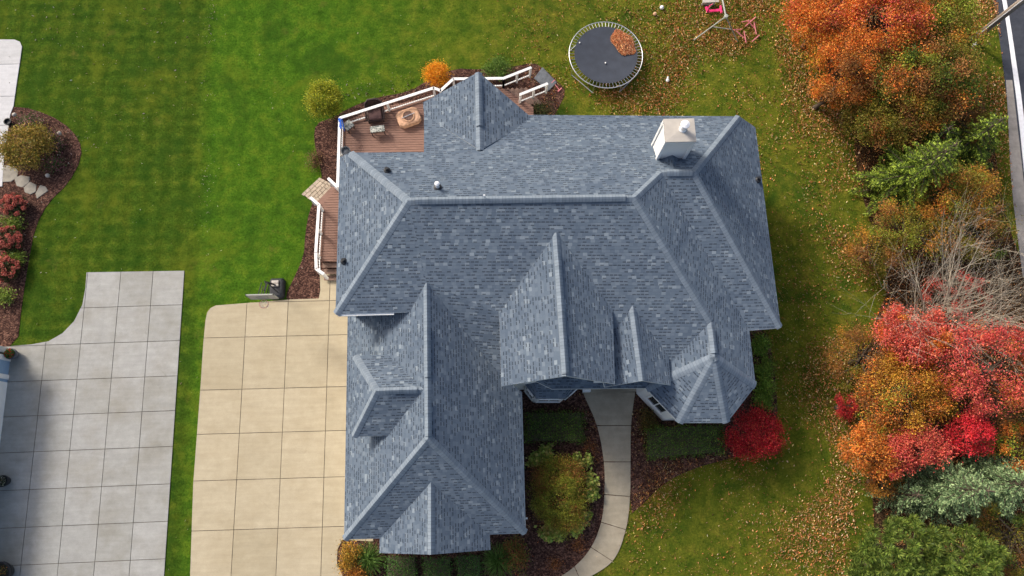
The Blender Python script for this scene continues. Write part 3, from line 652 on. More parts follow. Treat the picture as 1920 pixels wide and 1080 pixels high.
def empty_child(name, parent):
    o = bpy.data.objects.new(name, None); C.objects.link(o); o.location = parent.location; o.parent = parent; o.matrix_parent_inverse = Matrix.Translation(-parent.location); o.matrix_parent_inverse = Matrix.Identity(4); o.location = (0, 0, 0)
    return o
# children of the railing empties need their own inverse
_old_build = MB.build
def _build(s, name, mats, parent=None, smooth=False, bevel=0):
    o = _old_build(s, name, mats, parent, smooth, bevel)
    if parent is not None:
        q = parent; off = Vector((0, 0, 0))
        while q: off += q.location if q.type == 'EMPTY' else q.location; q = q.parent
        o.matrix_parent_inverse = Matrix.Identity(4) if parent.type != 'EMPTY' else Matrix.Translation(-off)
    return o
MB.build = _build
railing([(638, 221), (813, 165), (826, 170), (850, 148), (944, 147)], np_=[2, 1, 1, 2])
railing([(637, 222), (633, 350)], np_=[2])
railing([(633, 351), (616, 335)], np_=[1], z=DZ - .05)
railing([(583, 371), (598, 384), (592, 474), (593, 504), (606, 513)], np_=[1, 2, 1, 1])
st = railing([(944, 147), (995, 127)], np_=[2], dz=[0, -.45]); railing([(976, 177), (1026, 157)], np_=[2], dz=[0, -.45])
# stairs
def stairs(px_a, px_b, out, n, z_top, tread, mat, parent):
    a, b2 = at(*px_a, z_top), at(*px_b, z_top); o = Vector(out).normalized()
    for i in range(n):
        z = z_top - (i + 1) * z_top / (n + 1); c = (a + b2) / 2 + o * (tread * (i + .5)); b = MB(); w = (b2 - a)
        ang = math.atan2(w.y, w.x); b.box((c.x, c.y, z - .02), (w.length, tread - .02, .045), ang); c2 = c - o * (tread * .48); b.box((c2.x, c2.y, z / 2 - .03), (w.length - .04, .03, z - .04), ang)
        b.build('stair_tread', mat, parent)
d1 = at(1010, 160) - at(950, 180); stairs((945, 166), (975, 196), d1, 5, DZ, .29, M['deck_dark'], deck)
stairs((603, 490), (640, 490), (0, -1, 0), 3, DZ, .3, M['deck_dark'], deck)
q = at(566, 365) - at(605, 345); stairs((634, 352), (604, 383), at(590, 345) - at(612, 365), 2, DZ, .3, M['deck'], deck)
# deck furniture
def seat_obj(px, z, rot):
    p = at(*px, z); return p
ch_ = empty('wicker_chair', at(705, 218, DZ), 'dark wicker armchair with brown cushion on the deck', 'armchair')
p = ch_.location.copy(); R = Matrix.Rotation(math.radians(8), 3, 'Z')
def L(x, y, z): return p + R @ Vector((x, y, z))
def lbox(c, s, mat, name, par, bevel=.02): b = MB(); b.box(L(*c), s, M3=R); return b.build(name, mat, par, bevel=bevel)
lbox((0, -.05, .27), (.92, .86, .28), M['wicker'], 'seat_base', ch_, .04)
lbox((0, -.08, .47), (.74, .72, .14), M['cushion'], 'cushion', ch_, .05)
b = MB()
b.tube([L(-.5, -.5, .55), L(-.5, .1, .6), L(-.46, .42, .85), L(-.25, .56, .98), L(.25, .56, .98), L(.46, .42, .85), L(.5, .1, .6), L(.5, -.5, .55)], .055, 8)
b.build('arm_rail', M['wicker'], ch_, smooth=True)
b = MB(); n_ = 13
for i in range(n_ - 1):
    t0, t1 = i / (n_ - 1), (i + 1) / (n_ - 1)
    f_ = lambda t: (math.cos(math.pi * (1 - t)) * .47, .25 + math.sin(math.pi * t) * .3)
    a_, c_ = f_(t0), f_(t1); b.face([L(a_[0], a_[1], .2), L(c_[0], c_[1], .2), L(c_[0], c_[1], .93), L(a_[0], a_[1], .93)]); b.face([L(a_[0] * .9, a_[1] * .93, .93), L(c_[0] * .9, c_[1] * .93, .93), L(c_[0] * .9, c_[1] * .93, .2), L(a_[0] * .9, a_[1] * .93, .2)])
b.build('backrest', M['wicker'], ch_)
for sx in (-1, 1):
    for sy in (-1, 1): lbox((sx * .4, sy * .38, .07), (.07, .07, .14), M['wicker'], 'leg', ch_, 0)
def table(px, w, d, rot, h, lab):
    t = empty('side_table', at(*px, DZ), lab, 'side table', 'speckled side tables on the deck'); p = t.location; R = Matrix.Rotation(math.radians(rot), 3, 'Z')
    b = MB(); b.box(p + Vector((0, 0, h)), (w, d, .04), M3=R); b.build('table_top', M['speckle'], t, bevel=.005)
    b = MB(); b.box(p + Vector((0, 0, h - .07)), (w - .03, d - .03, .09), M3=R); b.build('frame', M['wicker'], t)
    for sx in (-1, 1):
        for sy in (-1, 1): b = MB(); b.box(p + R @ Vector((sx * (w / 2 - .05), sy * (d / 2 - .05), (h - .1) / 2)), (.05, .05, h - .1), M3=R); b.build('leg', M['wicker'], t)
table((710, 249), .8, .38, 7, .5, 'rectangular speckled glass side table in front of the wicker chair')
table((656, 242), .52, .48, 42, .5, 'square speckled side table turned in the railing corner')
fp = empty('fire_pit', at(767, 224, DZ), 'square tan stone fire pit with round bowl on the deck', 'fire pit'); p = fp.location; R = Matrix.Rotation(math.radians(20), 3, 'Z')
b = MB()
pr = [(.52, -.5), (.62, -.42), (.62, .42), (.52, .5)]
oc = [(.42, .62), (-.42, .62), (-.66, .4), (-.66, -.4), (-.42, -.6), (.42, -.6), (.66, -.4), (.66, .4)]
def ring_(sc, z): return [p + R @ Vector((x * sc, y * sc * .82, z)) for x, y in oc]
lv = [(.86, 0), (1.0, .05), (.94, .18), (1.02, .3), (.96, .38), (.78, .42)]
for (s0, z0_), (s1_, z1_) in zip(lv, lv[1:]):
    a_, c_ = ring_(s0, z0_), ring_(s1_, z1_)
    for i in range(8): j = (i + 1) % 8; b.face([a_[i], a_[j], c_[j], c_[i]])
b.face(ring_(.78, .42)); b.build('base', M['stone_fire'], fp, bevel=.02)
b = MB(); b.lathe(p + Vector((0, 0, .42)), [(.36, 0), (.36, .05), (.3, .07), (.28, .03), (.26, .0)], 28); b.build('rim', M['stone_fire'], fp)
b = MB(); b.lathe(p + Vector((0, 0, .43)), [(.25, 0), (.24, .02), (.1, .03)], 24)
for k in range(10): a_ = k * math.pi / 5; b.bar(p + Vector((0, 0, .47)), p + Vector((math.cos(a_) * .27, math.sin(a_) * .27, .47)), .02, .015)
b.build('grate', M['ash'], fp)
b = MB(); b.bar(p + R @ Vector((-.4, -.03, .5)), p + R @ Vector((.4, .03, .5)), .025, .02); b.build('poker', M['metal'], fp)
b = MB(); q0, q1 = at(636, 222, 1.98), at(640, 241, 1.98); n_ = 6
for i in range(n_):
    a_, c_ = q0.lerp(q1, i / n_), q0.lerp(q1, (i + 1) / n_); w0 = .1 + .02 * math.sin(i * 2); b.box((a_ + c_) / 2 + Vector((0.02 * math.sin(i), 0, .01 * (i % 2))), ((c_ - a_).length + .02, w0 * 1.3, .035), math.pi / 2)
    b.box((a_ + c_) / 2 + Vector((.13, 0, -.17)), (.03, (c_ - a_).length + .02, .34))
tag(b.build('towel', M['blue_cloth'], bevel=.01), 'bright blue towel hanging over the white deck railing corner', 'towel')
b = MB(); p = at(648, 283, DZ + .5); b.lathe((p.x, p.y, DZ), [(.16, 0), (.22, .05), (.25, .3), (.27, .55), (.22, .56), (.2, .45)], 18); tag(b.build('planter', M['slate'], smooth=False), 'dark round planter tucked under the roof edge on the deck', 'planter')
# ------------------------------------------------------------------ trampoline
tp = at(1136, 101, .9); RT = 2.19; tr_ = empty('trampoline', (tp.x, tp.y - .05, 0), 'round black trampoline with white steel ring on the lawn', 'trampoline'); tcx, tcy = tp.x, tp.y - .05
def circ(r, z, n=72): return [(tcx + r * math.cos(2 * math.pi * k / n), tcy + r * math.sin(2 * math.pi * k / n), z) for k in range(n + 1)]
b = MB(); b.tube(circ(RT, .9), .028, 8, cap=False); b.build('ring', M['metal'], tr_, smooth=True)
b = MB(); n = 72; Cc = (tcx, tcy, .86)
for k in range(n):
    for r0, r1, z0_, z1_ in ((0.0, 1.0, .80, .83), (1.0, 1.88, .83, .9)):
        a0, a1 = 2 * math.pi * k / n, 2 * math.pi * (k + 1) / n
        P = lambda r, a, z: (tcx + r * math.cos(a), tcy + r * math.sin(a), z)
        if r0 == 0: b.face([P(0, 0, z0_), P(r1, a0, z1_), P(r1, a1, z1_)])
        else: b.face([P(r0, a0, z0_), P(r1, a0, z1_), P(r1, a1, z1_), P(r0, a1, z0_)])
b.build('mat', M['mat'], tr_, smooth=True)
for k in range(64):
    a0 = 2 * math.pi * (k + .5) / 64; b = MB(); b.tube([(tcx + 1.88 * math.cos(a0), tcy + 1.88 * math.sin(a0), .895), (tcx + 2.17 * math.cos(a0), tcy + 2.17 * math.sin(a0), .9)], .011, 5); b.build('spring', M['metal'], tr_)
for k in range(4):
    b = MB(); a0, a1 = math.pi * (k / 2 + .12), math.pi * (k / 2 + .38)
    pp = [(tcx + RT * math.cos(a0), tcy + RT * math.sin(a0), .88), (tcx + RT * .99 * math.cos(a0), tcy + RT * .99 * math.sin(a0), .05), (tcx + RT * .99 * math.cos(a1), tcy + RT * .99 * math.sin(a1), .05), (tcx + RT * math.cos(a1), tcy + RT * math.sin(a1), .88)]
    b.tube(pp, .028, 8); b.build('leg', M['metal'], tr_)
# leaf pile on the mat
n = 9000; uv = rng.uniform(-1, 1, size=(n, 2)); uv = uv[(uv ** 2).sum(1) < (.8 + .12 * np.sin(5 * np.arctan2(uv[:, 1], uv[:, 0])))]; n = len(uv)
lp = at(1169, 79, .95); ax = np.array([.52, -.85]); bx = np.array([.85, .52])
xy = np.array([lp.x, lp.y]) + np.outer(uv[:, 0] * 1.05, ax) + np.outer(uv[:, 1] * .68, bx)
rr = (uv[:, 0] / .9) ** 2 + (uv[:, 1] / .9) ** 2; zz = .88 + rng.random(n) * .22 * np.clip(1 - rr, .1, 1)
tag(leaf_mesh('leaf_pile', np.c_[xy, zz], rng.uniform(.06, .11, n), pal(n, [(.72, .36, .18), (.8, .45, .24), (.6, .27, .13), (.85, .55, .33)]), M['litter'], flat=.6), 'heap of orange brown leaves on the trampoline mat', 'leaf pile', kind='stuff')
def smallball(px, z, r, mat, name, lab, cat, squash=1):
    p = at(*px, z); b = MB(); b.lathe((p.x, p.y, p.z), [(r * math.sin(t) + .001, -r * squash * math.cos(t)) for t in np.linspace(.05, math.pi - .05, 8)], 12); tag(b.build(name, mat, smooth=True), lab, cat)
smallball((1135.5, 118, ), .88, .05, M['white'], 'ball', 'small white ball in the middle of the trampoline', 'ball')
smallball((1087, 80), .93, .045, M['white'], 'ball', 'small white ball near the left edge of the trampoline', 'ball')
smallball((1241, 14), .14, .13, M['white'], 'ball', 'white ball on the lawn near the swing set', 'ball')
smallball((1228, 26), .12, .12, M['stone_fire'], 'ball', 'tan ball on the leafy lawn beside the white ball', 'ball')
# white garden ornament (two lobes and a head)
p = at(1251, 152); b = MB(); b.lathe((p.x, p.y, .1), [(.03, -.1), (.1, -.06), (.11, .02), (.06, .09), (.01, .11)], 12); b.lathe((p.x + .02, p.y + .14, .16), [(.02, -.07), (.07, -.02), (.06, .04), (.01, .08)], 10); tag(b.build('garden_ornament', M['white'], smooth=True), 'small white two lobed ornament on the lawn below the trampoline', 'ornament')
# pink toy rake by the steps
b = MB(); b.tube([at(1037, 153, .08), at(1048, 168, .06)], .02, 6); b.tube([at(1046, 172, .05), at(1053, 165, .05)], .04, 6); b.tube([at(1034, 156, .08), at(1040, 150, .08)], .03, 6); tag(b.build('toy_shovel', M['pale_pink']), 'pink toy shovel lying in the mulch by the steps', 'toy')
# ------------------------------------------------------------------ swing set (top edge) and pink frames
sw = empty('swing_set', at(1345, 45), 'grey steel swing set with pink glider under the leaning beam', 'swing set')
apex = at(1361, 31, 2.3); b = MB(); b.tube([apex, apex + Vector((-.25, 3.2, 0))], .05, 8); b.build('top_beam', M['grey_steel'], sw)
far = apex + Vector((-.25, 3.2, 0))
legs = [(apex, at(1301, 75)), (apex, at(1383, 78)), (far, far + Vector((-1.5, .4, -2.3))), (far, far + Vector((1.3, .5, -2.3)))]
for a_, c_ in legs: b = MB(); b.tube([a_, c_], .04, 8); b.build('leg', M['grey_steel'], sw)
b = MB(); b.tube([legs[0][0].lerp(legs[0][1], .42), legs[1][0].lerp(legs[1][1], .5)], .03, 6); b.build('crossbar', M['grey_steel'], sw)
b = MB(); b.lathe(apex, [(.02, -.1), (.12, -.08), (.12, .08), (.02, .1)], 10); b.build('joint', M['grey_steel'], sw)
gl = at(1338, 20, 1.0); b = MB(); b.box(gl, (.9, .16, .06), .1); b.box(gl + Vector((-.42, .08, .06)), (.12, .3, .1), .3); b.box(gl + Vector((.42, .02, .1)), (.1, .5, .12), 0); b.tube([gl + Vector((-.45, -.1, .1)), gl + Vector((-.3, .15, .3)), gl + Vector((-.1, .28, .25))], .035, 6); b.build('glider', M['pink'], sw, bevel=.01)
for dx in (-.4, .42): b = MB(); b.tube([gl + Vector((dx, 0, .1)), Vector((apex.x - .1, gl.y + .2, 2.28))], .012, 5); b.build('chain', M['metal'], sw)
pf = empty('overturned_toy', at(1400, 58), 'tipped faded pink toy frame lying on the leafy lawn', 'toy')
for pts in ([(1376, 56), (1391, 55)], [(1380, 58), (1399, 74)], [(1395, 58), (1399, 80)], [(1398, 49), (1417, 32)], [(1391, 41), (1409, 38)], [(1403, 40), (1415, 53)], [(1414, 42), (1418, 64)], [(1410, 78), (1424, 66)]):
    b = MB(); b.tube([at(*pts[0], .35), at(*pts[1], .12)], .035, 6); b.build('tube', M['pale_pink'], pf)
b = MB(); q = at(1332, -2, .6); b.box(q, (1.0, .5, .06), .05); b.box(q - Vector((0, 0, .3)), (.8, .08, .6)); tag(b.build('bench', M['cream']), 'pale slab bench at the top edge by the swing set', 'bench')
# ------------------------------------------------------------------ basketball hoop
bk = empty('basketball_hoop', at(521, 541), 'portable basketball hoop with black base beside the tan driveway', 'basketball hoop'); p = bk.location.copy()
b = MB(); rr_ = [(-.35, .55), (.3, .55), (.42, .4), (.42, -.45), (.3, -.62), (-.3, -.62), (-.42, -.45), (-.42, .4)]
def rb(s, z): return [(p.x + x * s, p.y + y * s, z) for x, y in rr_]
for (s0, z0_), (s1_, z1_) in zip([(1, .0), (1.02, .1), (.9, .26)], [(1.02, .1), (.9, .26), (.7, .32)]):
    a_, c_ = rb(s0, z0_), rb(s1_, z1_)
    for i in range(8): j = (i + 1) % 8; b.face([a_[i], a_[j], c_[j], c_[i]])
b.face(rb(.7, .32)); b.build('base', M['black'], bk, bevel=.02)
bt = at(491, 556, 3.4)
pole = [p + Vector((.0, .1, .3)), p + Vector((-.35, .1, 1.2)), Vector((bt.x + .05, bt.y + .75, 2.9)), Vector((bt.x + .05, bt.y + .35, 3.2))]
b = MB(); b.tube(pole, .05, 8); b.tube([p + Vector((.1, -.3, .3)), p + Vector((-.3, .1, 1.1))], .03, 6); b.build('pole', M['black'], bk)
b = MB()
for sx in (-.15, .15): b.tube([Vector((bt.x + sx, bt.y + .7, 2.8)), Vector((bt.x + sx, bt.y + .04, 3.1))], .025, 6); b.tube([Vector((bt.x + sx, bt.y + .8, 3.1)), Vector((bt.x + sx, bt.y + .04, 3.55))], .025, 6)
b.build('bracket', M['black'], bk)
b = MB(); b.box((bt.x, bt.y, 3.35), (1.35, .04, .9)); bd = b.build('backboard', M['boardface'] if 'boardface' in M else M['cream'], bk)
b = MB()
for s in (-1, 1): b.box((bt.x + s * .68, bt.y - .0, 3.35), (.04, .06, .96)); b.box((bt.x, bt.y, 3.35 + s * .46), (1.4, .06, .04))
for s in (-1, 1): b.box((bt.x + s * .28, bt.y - .03, 3.2), (.04, .02, .4))
b.box((bt.x, bt.y - .03, 3.4), (.6, .02, .04)); b.box((bt.x, bt.y - .03, 3.0), (.6, .02, .04)); b.build('board_frame', M['grey_steel'], bk)
b = MB(); b.tube([(bt.x + .22 * math.cos(a_), bt.y - .3 + .22 * math.sin(a_), 3.02) for a_ in np.linspace(0, 2 * math.pi, 21)], .014, 6, cap=False); b.build('rim', M['pale_pink'], bk)
b = MB()
for k in range(12):
    a_ = 2 * math.pi * k / 12; a2 = a_ + .5; b.tube([(bt.x + .22 * math.cos(a_), bt.y - .3 + .22 * math.sin(a_), 3.0), (bt.x + .16 * math.cos(a2), bt.y - .3 + .16 * math.sin(a2), 2.8), (bt.x + .11 * math.cos(a_), bt.y - .3 + .11 * math.sin(a_), 2.58)], .009, 4)
b.build('net', M['white'], bk)
b = MB(); q = p + Vector((-.05, .2, .37)); b.box(q + Vector((0, .09, 0)), (.38, .16, .1)); b.box(q - Vector((0, .09, 0)), (.38, .16, .1)); tag(b.build('sandbag', M['cream'], bevel=.03), 'tan double sandbag weighing down the hoop base', 'sandbag')
# ------------------------------------------------------------------ utility pole
up_ = empty('utility_pole', at(1822, 76), 'tall weathered wooden utility pole at the roadside corner', 'utility pole')
q0 = up_.location.copy(); q1 = at(2030, -88, 9); b = MB(); b.tube([q0, q0.lerp(q1, .5), q1], [.2, .19, .17], 12); b.build('shaft', M['pole'], up_, smooth=True)
b = MB(); d_ = Vector((-.16, -.1, 0)); b.tube([q0 + d_ + Vector((0, 0, .1)), q0.lerp(q1, .9) + d_], .03, 6); b.build('conduit', M['white_metal'], up_)
b = MB(); q = q0.lerp(q1, .93); b.box(q, (2.4, .12, .12), .6); b.build('crossarm', M['pole'], up_)
b = MB(); q = at(1826, 85, .35); b.lathe((q.x, q.y, 0), [(.1, 0), (.1, .5), (.08, .56), (.02, .6)], 12); tag(b.build('marker_post', M['white'], smooth=True), 'short white marker post at the foot of the utility pole', 'post')
# ------------------------------------------------------------------ neighbour house and bed things
nb = empty('neighbour_house', at(10, 720), 'corner of a blue sided house with white trim beside grey driveway', 'house')
w0 = at(33, 668); dv = (at(306.7, 1080) - at(346, 508)); dv.z = 0; dv.normalize(); dn = Vector((dv.y, -dv.x, 0));
if dn.x > 0: dn = -dn
def NB(a, c): return w0 + dv * a + dn * c
def nbox(a0, a1, c0_, c1_, z0_, z1_, mat, name, par=nb):
    q = [NB(a0, c0_), NB(a1, c0_), NB(a1, c1_), NB(a0, c1_)]; P = [(v.x, v.y) for v in q]
    if area(P) < 0: P = P[::-1]
    b = MB(); b.prism(P, z0_, z1_); return b.build(name, mat, par)
nbox(.25, 14, .35, 9, 0, 2.45, M['blue_siding'], 'wall'); nbox(0, .28, .3, .62, 0, 2.45, M['white'], 'corner_trim'); nbox(1.0, 1.25, .3, .5, 0, 2.45, M['white'], 'corner_trim')
nbox(1.25, 13, .3, .42, 2.1, 2.45, M['white'], 'garage_header'); nbox(1.4, 6.4, .33, .4, .05, 2.3, M['white'], 'garage_door')
nbox(-.5, -.2, .6, 9, 0, 2.45, M['white'], 'porch_beam')
q = [NB(-.6, .1), NB(14.5, .1), NB(14.5, 9.5), NB(-.6, 9.5)]; z = 2.5; c1_, c2_ = NB(4, 4.8), NB(10, 4.8)
up3 = lambda v, z_: Vector((v.x, v.y, z_))
roof_faces('roof', [[up3(q[0], z), up3(q[1], z), up3(c2_, 3.4), up3(c1_, 3.4)], [up3(q[2], z), up3(q[3], z), up3(c1_, 3.4), up3(c2_, 3.4)], [up3(q[0], z), up3(q[3], z), up3(c1_, 3.4)], [up3(q[1], z), up3(q[2], z), up3(c2_, 3.4)]], parent=nb)
for o in nb.children: 
    if o.name.startswith('roof'): o.matrix_parent_inverse = Matrix.Translation(-nb.location)
# ------------------------------------------------------------------ plants
def blob_pts(n, c, r, shell=.55):
    d = rng.normal(size=(n, 3)); d /= np.linalg.norm(d, axis=1)[:, None]; k = shell + (1 - shell) * rng.random(n) ** .5
    return np.array(c) + d * k[:, None] * np.array(r)
def clumps(nc, c, r, top=.15):
    P = []
    while len(P) < nc:
        d = rng.normal(size=3); d /= np.linalg.norm(d)
        if d[2] < -top: continue
        k = rng.uniform(.45, 1.0) if rng.random() < .3 else rng.uniform(.78, 1.05); P.append(np.array(c) + d * k * np.array(r))
    return np.array(P)
def trunk(base, top, r, parent, mat, limbs=(), lr=.4):
    b = MB(); base, top = Vector(base), Vector(top); mid = base.lerp(top, .5) + Vector((random.uniform(-.15, .15), random.uniform(-.15, .15), 0))
    b.tube([base, base.lerp(mid, .15) , mid, top], [r * 1.25, r, r * .8, r * .45], 8); t = b.build('trunk', mat, parent, smooth=True)
    if len(limbs):
        b = MB()
        for q in limbs:
            q = Vector(q); s = base.lerp(top, random.uniform(.35, .95)); m = s.lerp(q, .5) + Vector((random.uniform(-.2, .2), random.uniform(-.2, .2), random.uniform(-.1, .3)))
            b.tube([s, m, q], [r * lr, r * lr * .55, r * .1], 5, cap=False)
        b.build('limbs', mat, parent, smooth=True)
    return t
LS, LN = .72, 1.9
def broad(name, px, h, rx, ry, rz, nc, rc, nl, ls, palf, label, cat='tree', group=None, zc=None, tr=.14, aspect=.62, mat='leaf', px_at_crown=True, bark='bark', sub=1.0):
    """px = where the crown centre shows in the photo; the trunk stands straight below it"""
    zc = zc if zc is not None else h - rz; c = at(*px, zc); e = empty(name, (c.x, c.y, 0), label, cat, group)
    K = clumps(nc, (c.x, c.y, zc), (rx, ry, rz), .45); ls = ls * LS; per = int(nl * LN) // nc; P = []; Cc = []
    for k in K:
        kk = rc * rng.uniform(.6, 1.25); m = int(per * rng.uniform(.6, 1.4)); q = k + rng.normal(size=(m, 3)) * np.array([kk * .55 * rng.uniform(.7, 1.3), kk * .55 * rng.uniform(.7, 1.3), kk * .36])
        P.append(q); pl = palf(k, (k - np.array([c.x, c.y, zc])) / np.array([rx, ry, rz])); Cc.append(pal(m, pl, .25) * rng.uniform(.75, 1.2))
    P = np.vstack(P); Cc = np.vstack(Cc); P[:, 2] = np.maximum(P[:, 2], .05)
    leaf_mesh('crown', P, rng.uniform(.7, 1.3, len(P)) * ls, Cc, M[mat], e, aspect)
    tz = min(h * .75, zc + rz * .3); trunk((c.x, c.y, 0), (c.x + random.uniform(-.2, .2), c.y + random.uniform(-.2, .2), tz), tr, e, M[bark], [tuple(k) for k in K[::max(1, len(K) // 26)]])
    return e
def const(*P): return lambda k, d: P
def field(fn): return fn
ORG = [(.72, .2, .03), (.78, .28, .05), (.6, .13, .025), (.36, .13, .03), (.5, .22, .04)]; RED = [(.62, .09, .065), (.72, .15, .1), (.5, .06, .06), (.68, .2, .1)]; YEL = [(.6, .33, .03), (.5, .27, .03)]
OLV = [(.18, .175, .02), (.25, .2, .025), (.13, .14, .016), (.2, .13, .025)]; GRN = [(.09, .13, .018), (.12, .17, .02), (.06, .10, .013)]; BRN = [(.3, .13, .04), (.36, .17, .05), (.22, .10, .03)]; LIM = [(.25, .30, .03), (.32, .35, .04)]
GLD = [(.52, .24, .03), (.42, .17, .03), (.6, .32, .05), (.34, .15, .03)]
def mixf(*items):
    W = np.array([w for w, _ in items], float); W /= W.sum()
    return lambda k, d: items[rng.choice(len(items), p=W)][1]
def orange_top(k, d):
    px, py = to_px(k); r = rng.random()
    if py < 95 and 1580 < px < 1720: return RED + ORG if r < .6 else ORG
    if py < 60: return RED + ORG if r < .5 else ORG
    if r < .12: return BRN
    return ORG + [YEL[0]]
broad('maple_tree', (1545, 35), 4.6, 1.9, 2.3, 1.6, 66, .6, 15000, .13, orange_top, 'orange red maple at the top, left of its pair')
broad('maple_tree', (1665, 35), 6.2, 2.0, 2.2, 1.8, 65, .6, 16000, .13, orange_top, 'bright orange red maple at the top, right of its pair')
broad('maple_tree', (1590, 130), 5, 1.9, 1.8, 1.5, 46, .5, 9500, .12, mixf((2, ORG), (1.2, BRN), (1, YEL + ORG)), 'thin orange maple with dark gaps below the bright pair', )
broad('maple_sapling', (1545, 182), 2.2, .95, .8, .9, 16, .38, 3000, .11, const(*ORG, YEL[0]), 'small orange maple on the lawn edge left of olive tree')
broad('oak_tree', (1768, 50), 5.0, 1.6, 2.4, 1.5, 50, .65, 13500, .13, mixf((2, LIM), (3, OLV), (1, GLD)), 'yellow green tree beside the utility pole')
broad('oak_tree', (1735, 150), 6, 2.7, 2.2, 1.8, 85, .62, 18000, .125, mixf((3.5, OLV), (1.4, BRN), (2, GRN), (1.0, ORG + BRN), (1, LIM)), 'wide olive tree with rusty patches above the spruces')
broad('oak_tree', (1650, 215), 3.6, 1.9, 1.7, 1.4, 55, .5, 8500, .12, mixf((3, OLV), (1, GRN), (1, BRN), (.6, LIM)), 'dull green tree on the lawn side of the olive tree')
broad('large_shrub', (1795, 225), 4, 1.6, 1.4, 1.1, 30, .45, 6000, .11, mixf((2, BRN), (2, OLV), (.6, ORG)), 'rusty brown shrub between olive tree and spruce', 'shrub')
broad('crabapple_tree', (1800, 366), 4.0, 2.3, 1.6, 1.3, 75, .5, 15000, .11, mixf((3, OLV), (2, GLD), (1, BRN), (1.2, LIM), (.6, ORG)), 'gold and olive crabapple below the dark spruce')
broad('crabapple_tree', (1700, 435), 3.2, 2.3, 1.6, 1.1, 60, .45, 10500, .11, mixf((3, OLV), (1.2, LIM), (1, GLD), (.8, BRN)), 'olive shrubby tree between the spruce and the bare tree')
broad('crabapple_tree', (1830, 440), 3.4, 2.0, 1.3, 1.0, 36, .45, 6000, .11, mixf((3, OLV), (1.2, BRN), (1, GRN)), 'brownish olive crabapple behind the bare tree')
broad('red_maple_tree', (1716, 628), 4.8, 1.6, 1.4, 1.3, 45, .48, 10500, .13, lambda k, d: (RED + [(.75, .15, .08), (.7, .2, .16)]) if rng.random() < .8 else ORG, 'coral red maple against the bare tree branches', 'tree')
broad('red_maple_tree', (1860, 690), 5.5, 2.6, 2.2, 1.5, 60, .5, 9500, .13, lambda k, d: (RED + [(.66, .1, .1), (.5, .08, .08)]) if rng.random() < .75 else (ORG + BRN), 'spreading pinkish red maple at the right edge', 'tree')
broad('large_shrub', (1620, 672), 2.6, 2.0, 1.9, 1.0, 64, .42, 9500, .085, mixf((3, BRN), (1, GLD), (.5, OLV)), 'brown leaved shrub on the lawn edge by the coral maple', 'shrub')
broad('gold_maple_tree', (1690, 740), 4.2, 2.3, 2.0, 1.3, 70, .5, 14500, .115, lambda k, d: (LIM + GLD if d[0] < -.2 and d[1] < .1 else GLD + YEL) if rng.random() < .75 else (BRN + ORG), 'golden yellow maple in the middle of the tree row')
broad('small_red_shrub', (1584, 762), 1.5, .6, .65, .6, 12, .3, 1800, .08, const((.42, .025, .03), (.5, .04, .04)), 'dark red shrub touching the lawn beside the gold maple', 'shrub')
broad('orange_maple_tree', (1650, 845), 3.6, 1.9, 1.2, 1.0, 40, .42, 8500, .12, lambda k, d: (ORG + [(.75, .3, .06)]) if d[0] < .1 else RED, 'orange and scarlet maple between gold maple and blue spruce')
broad('red_maple_tree', (1722, 838), 3.8, 1.2, .9, .8, 18, .4, 4200, .12, const(*RED), 'scarlet red maple just above the blue spruce')
broad('red_maple_tree', (1820, 815), 3.8, 1.0, .8, .8, 16, .4, 3400, .12, const((.62, .03, .05), (.7, .05, .05)), 'crimson maple between coral maple and blue spruce')
broad('large_shrub', (1900, 840), 3.4, 1.2, 1.3, .9, 22, .4, 3600, .11, mixf((2, ORG), (2, LIM), (1, BRN)), 'orange green shrub at right edge above spruces', 'shrub')
broad('large_shrub', (1655, 905), 2.2, .9, .8, .8, 14, .36, 2200, .09, mixf((2, GLD), (1, BRN)), 'tawny gold shrub between orange maple and spruces', 'shrub')
broad('large_shrub', (1900, 1010), 2.6, 1.8, 1.8, .9, 30, .45, 4500, .1, mixf((2, BRN), (2, OLV), (2, GRN)), 'dull brown green shrub in the bottom right corner', 'shrub')
broad('oak_tree', (1690, 215), 4.6, 2.3, 1.5, 1.4, 60, .6, 13000, .125, mixf((3, OLV), (2.4, BRN), (1, ORG), (1, GLD)), 'brown and rust tree in the thick of the upper row')
broad('oak_tree', (1772, 155), 4.4, 1.35, 2.0, 1.5, 55, .6, 10000, .12, mixf((3, OLV), (1.5, BRN), (1.5, LIM), (1, GLD)), 'olive and rust tree on the road side below the utility pole')
broad('large_shrub', (1640, 470), 2.6, 1.6, 1.3, .9, 34, .4, 5000, .1, mixf((3, OLV), (2, GLD), (1, BRN)), 'olive gold shrub on the lawn edge left of the bare tree', 'shrub')
broad('large_shrub', (1840, 760), 3.2, 2.2, 1.8, 1.0, 44, .45, 6000, .11, mixf((2, BRN), (1.4, OLV), (1, RED)), 'brown red shrub between gold maple and right edge', 'shrub')
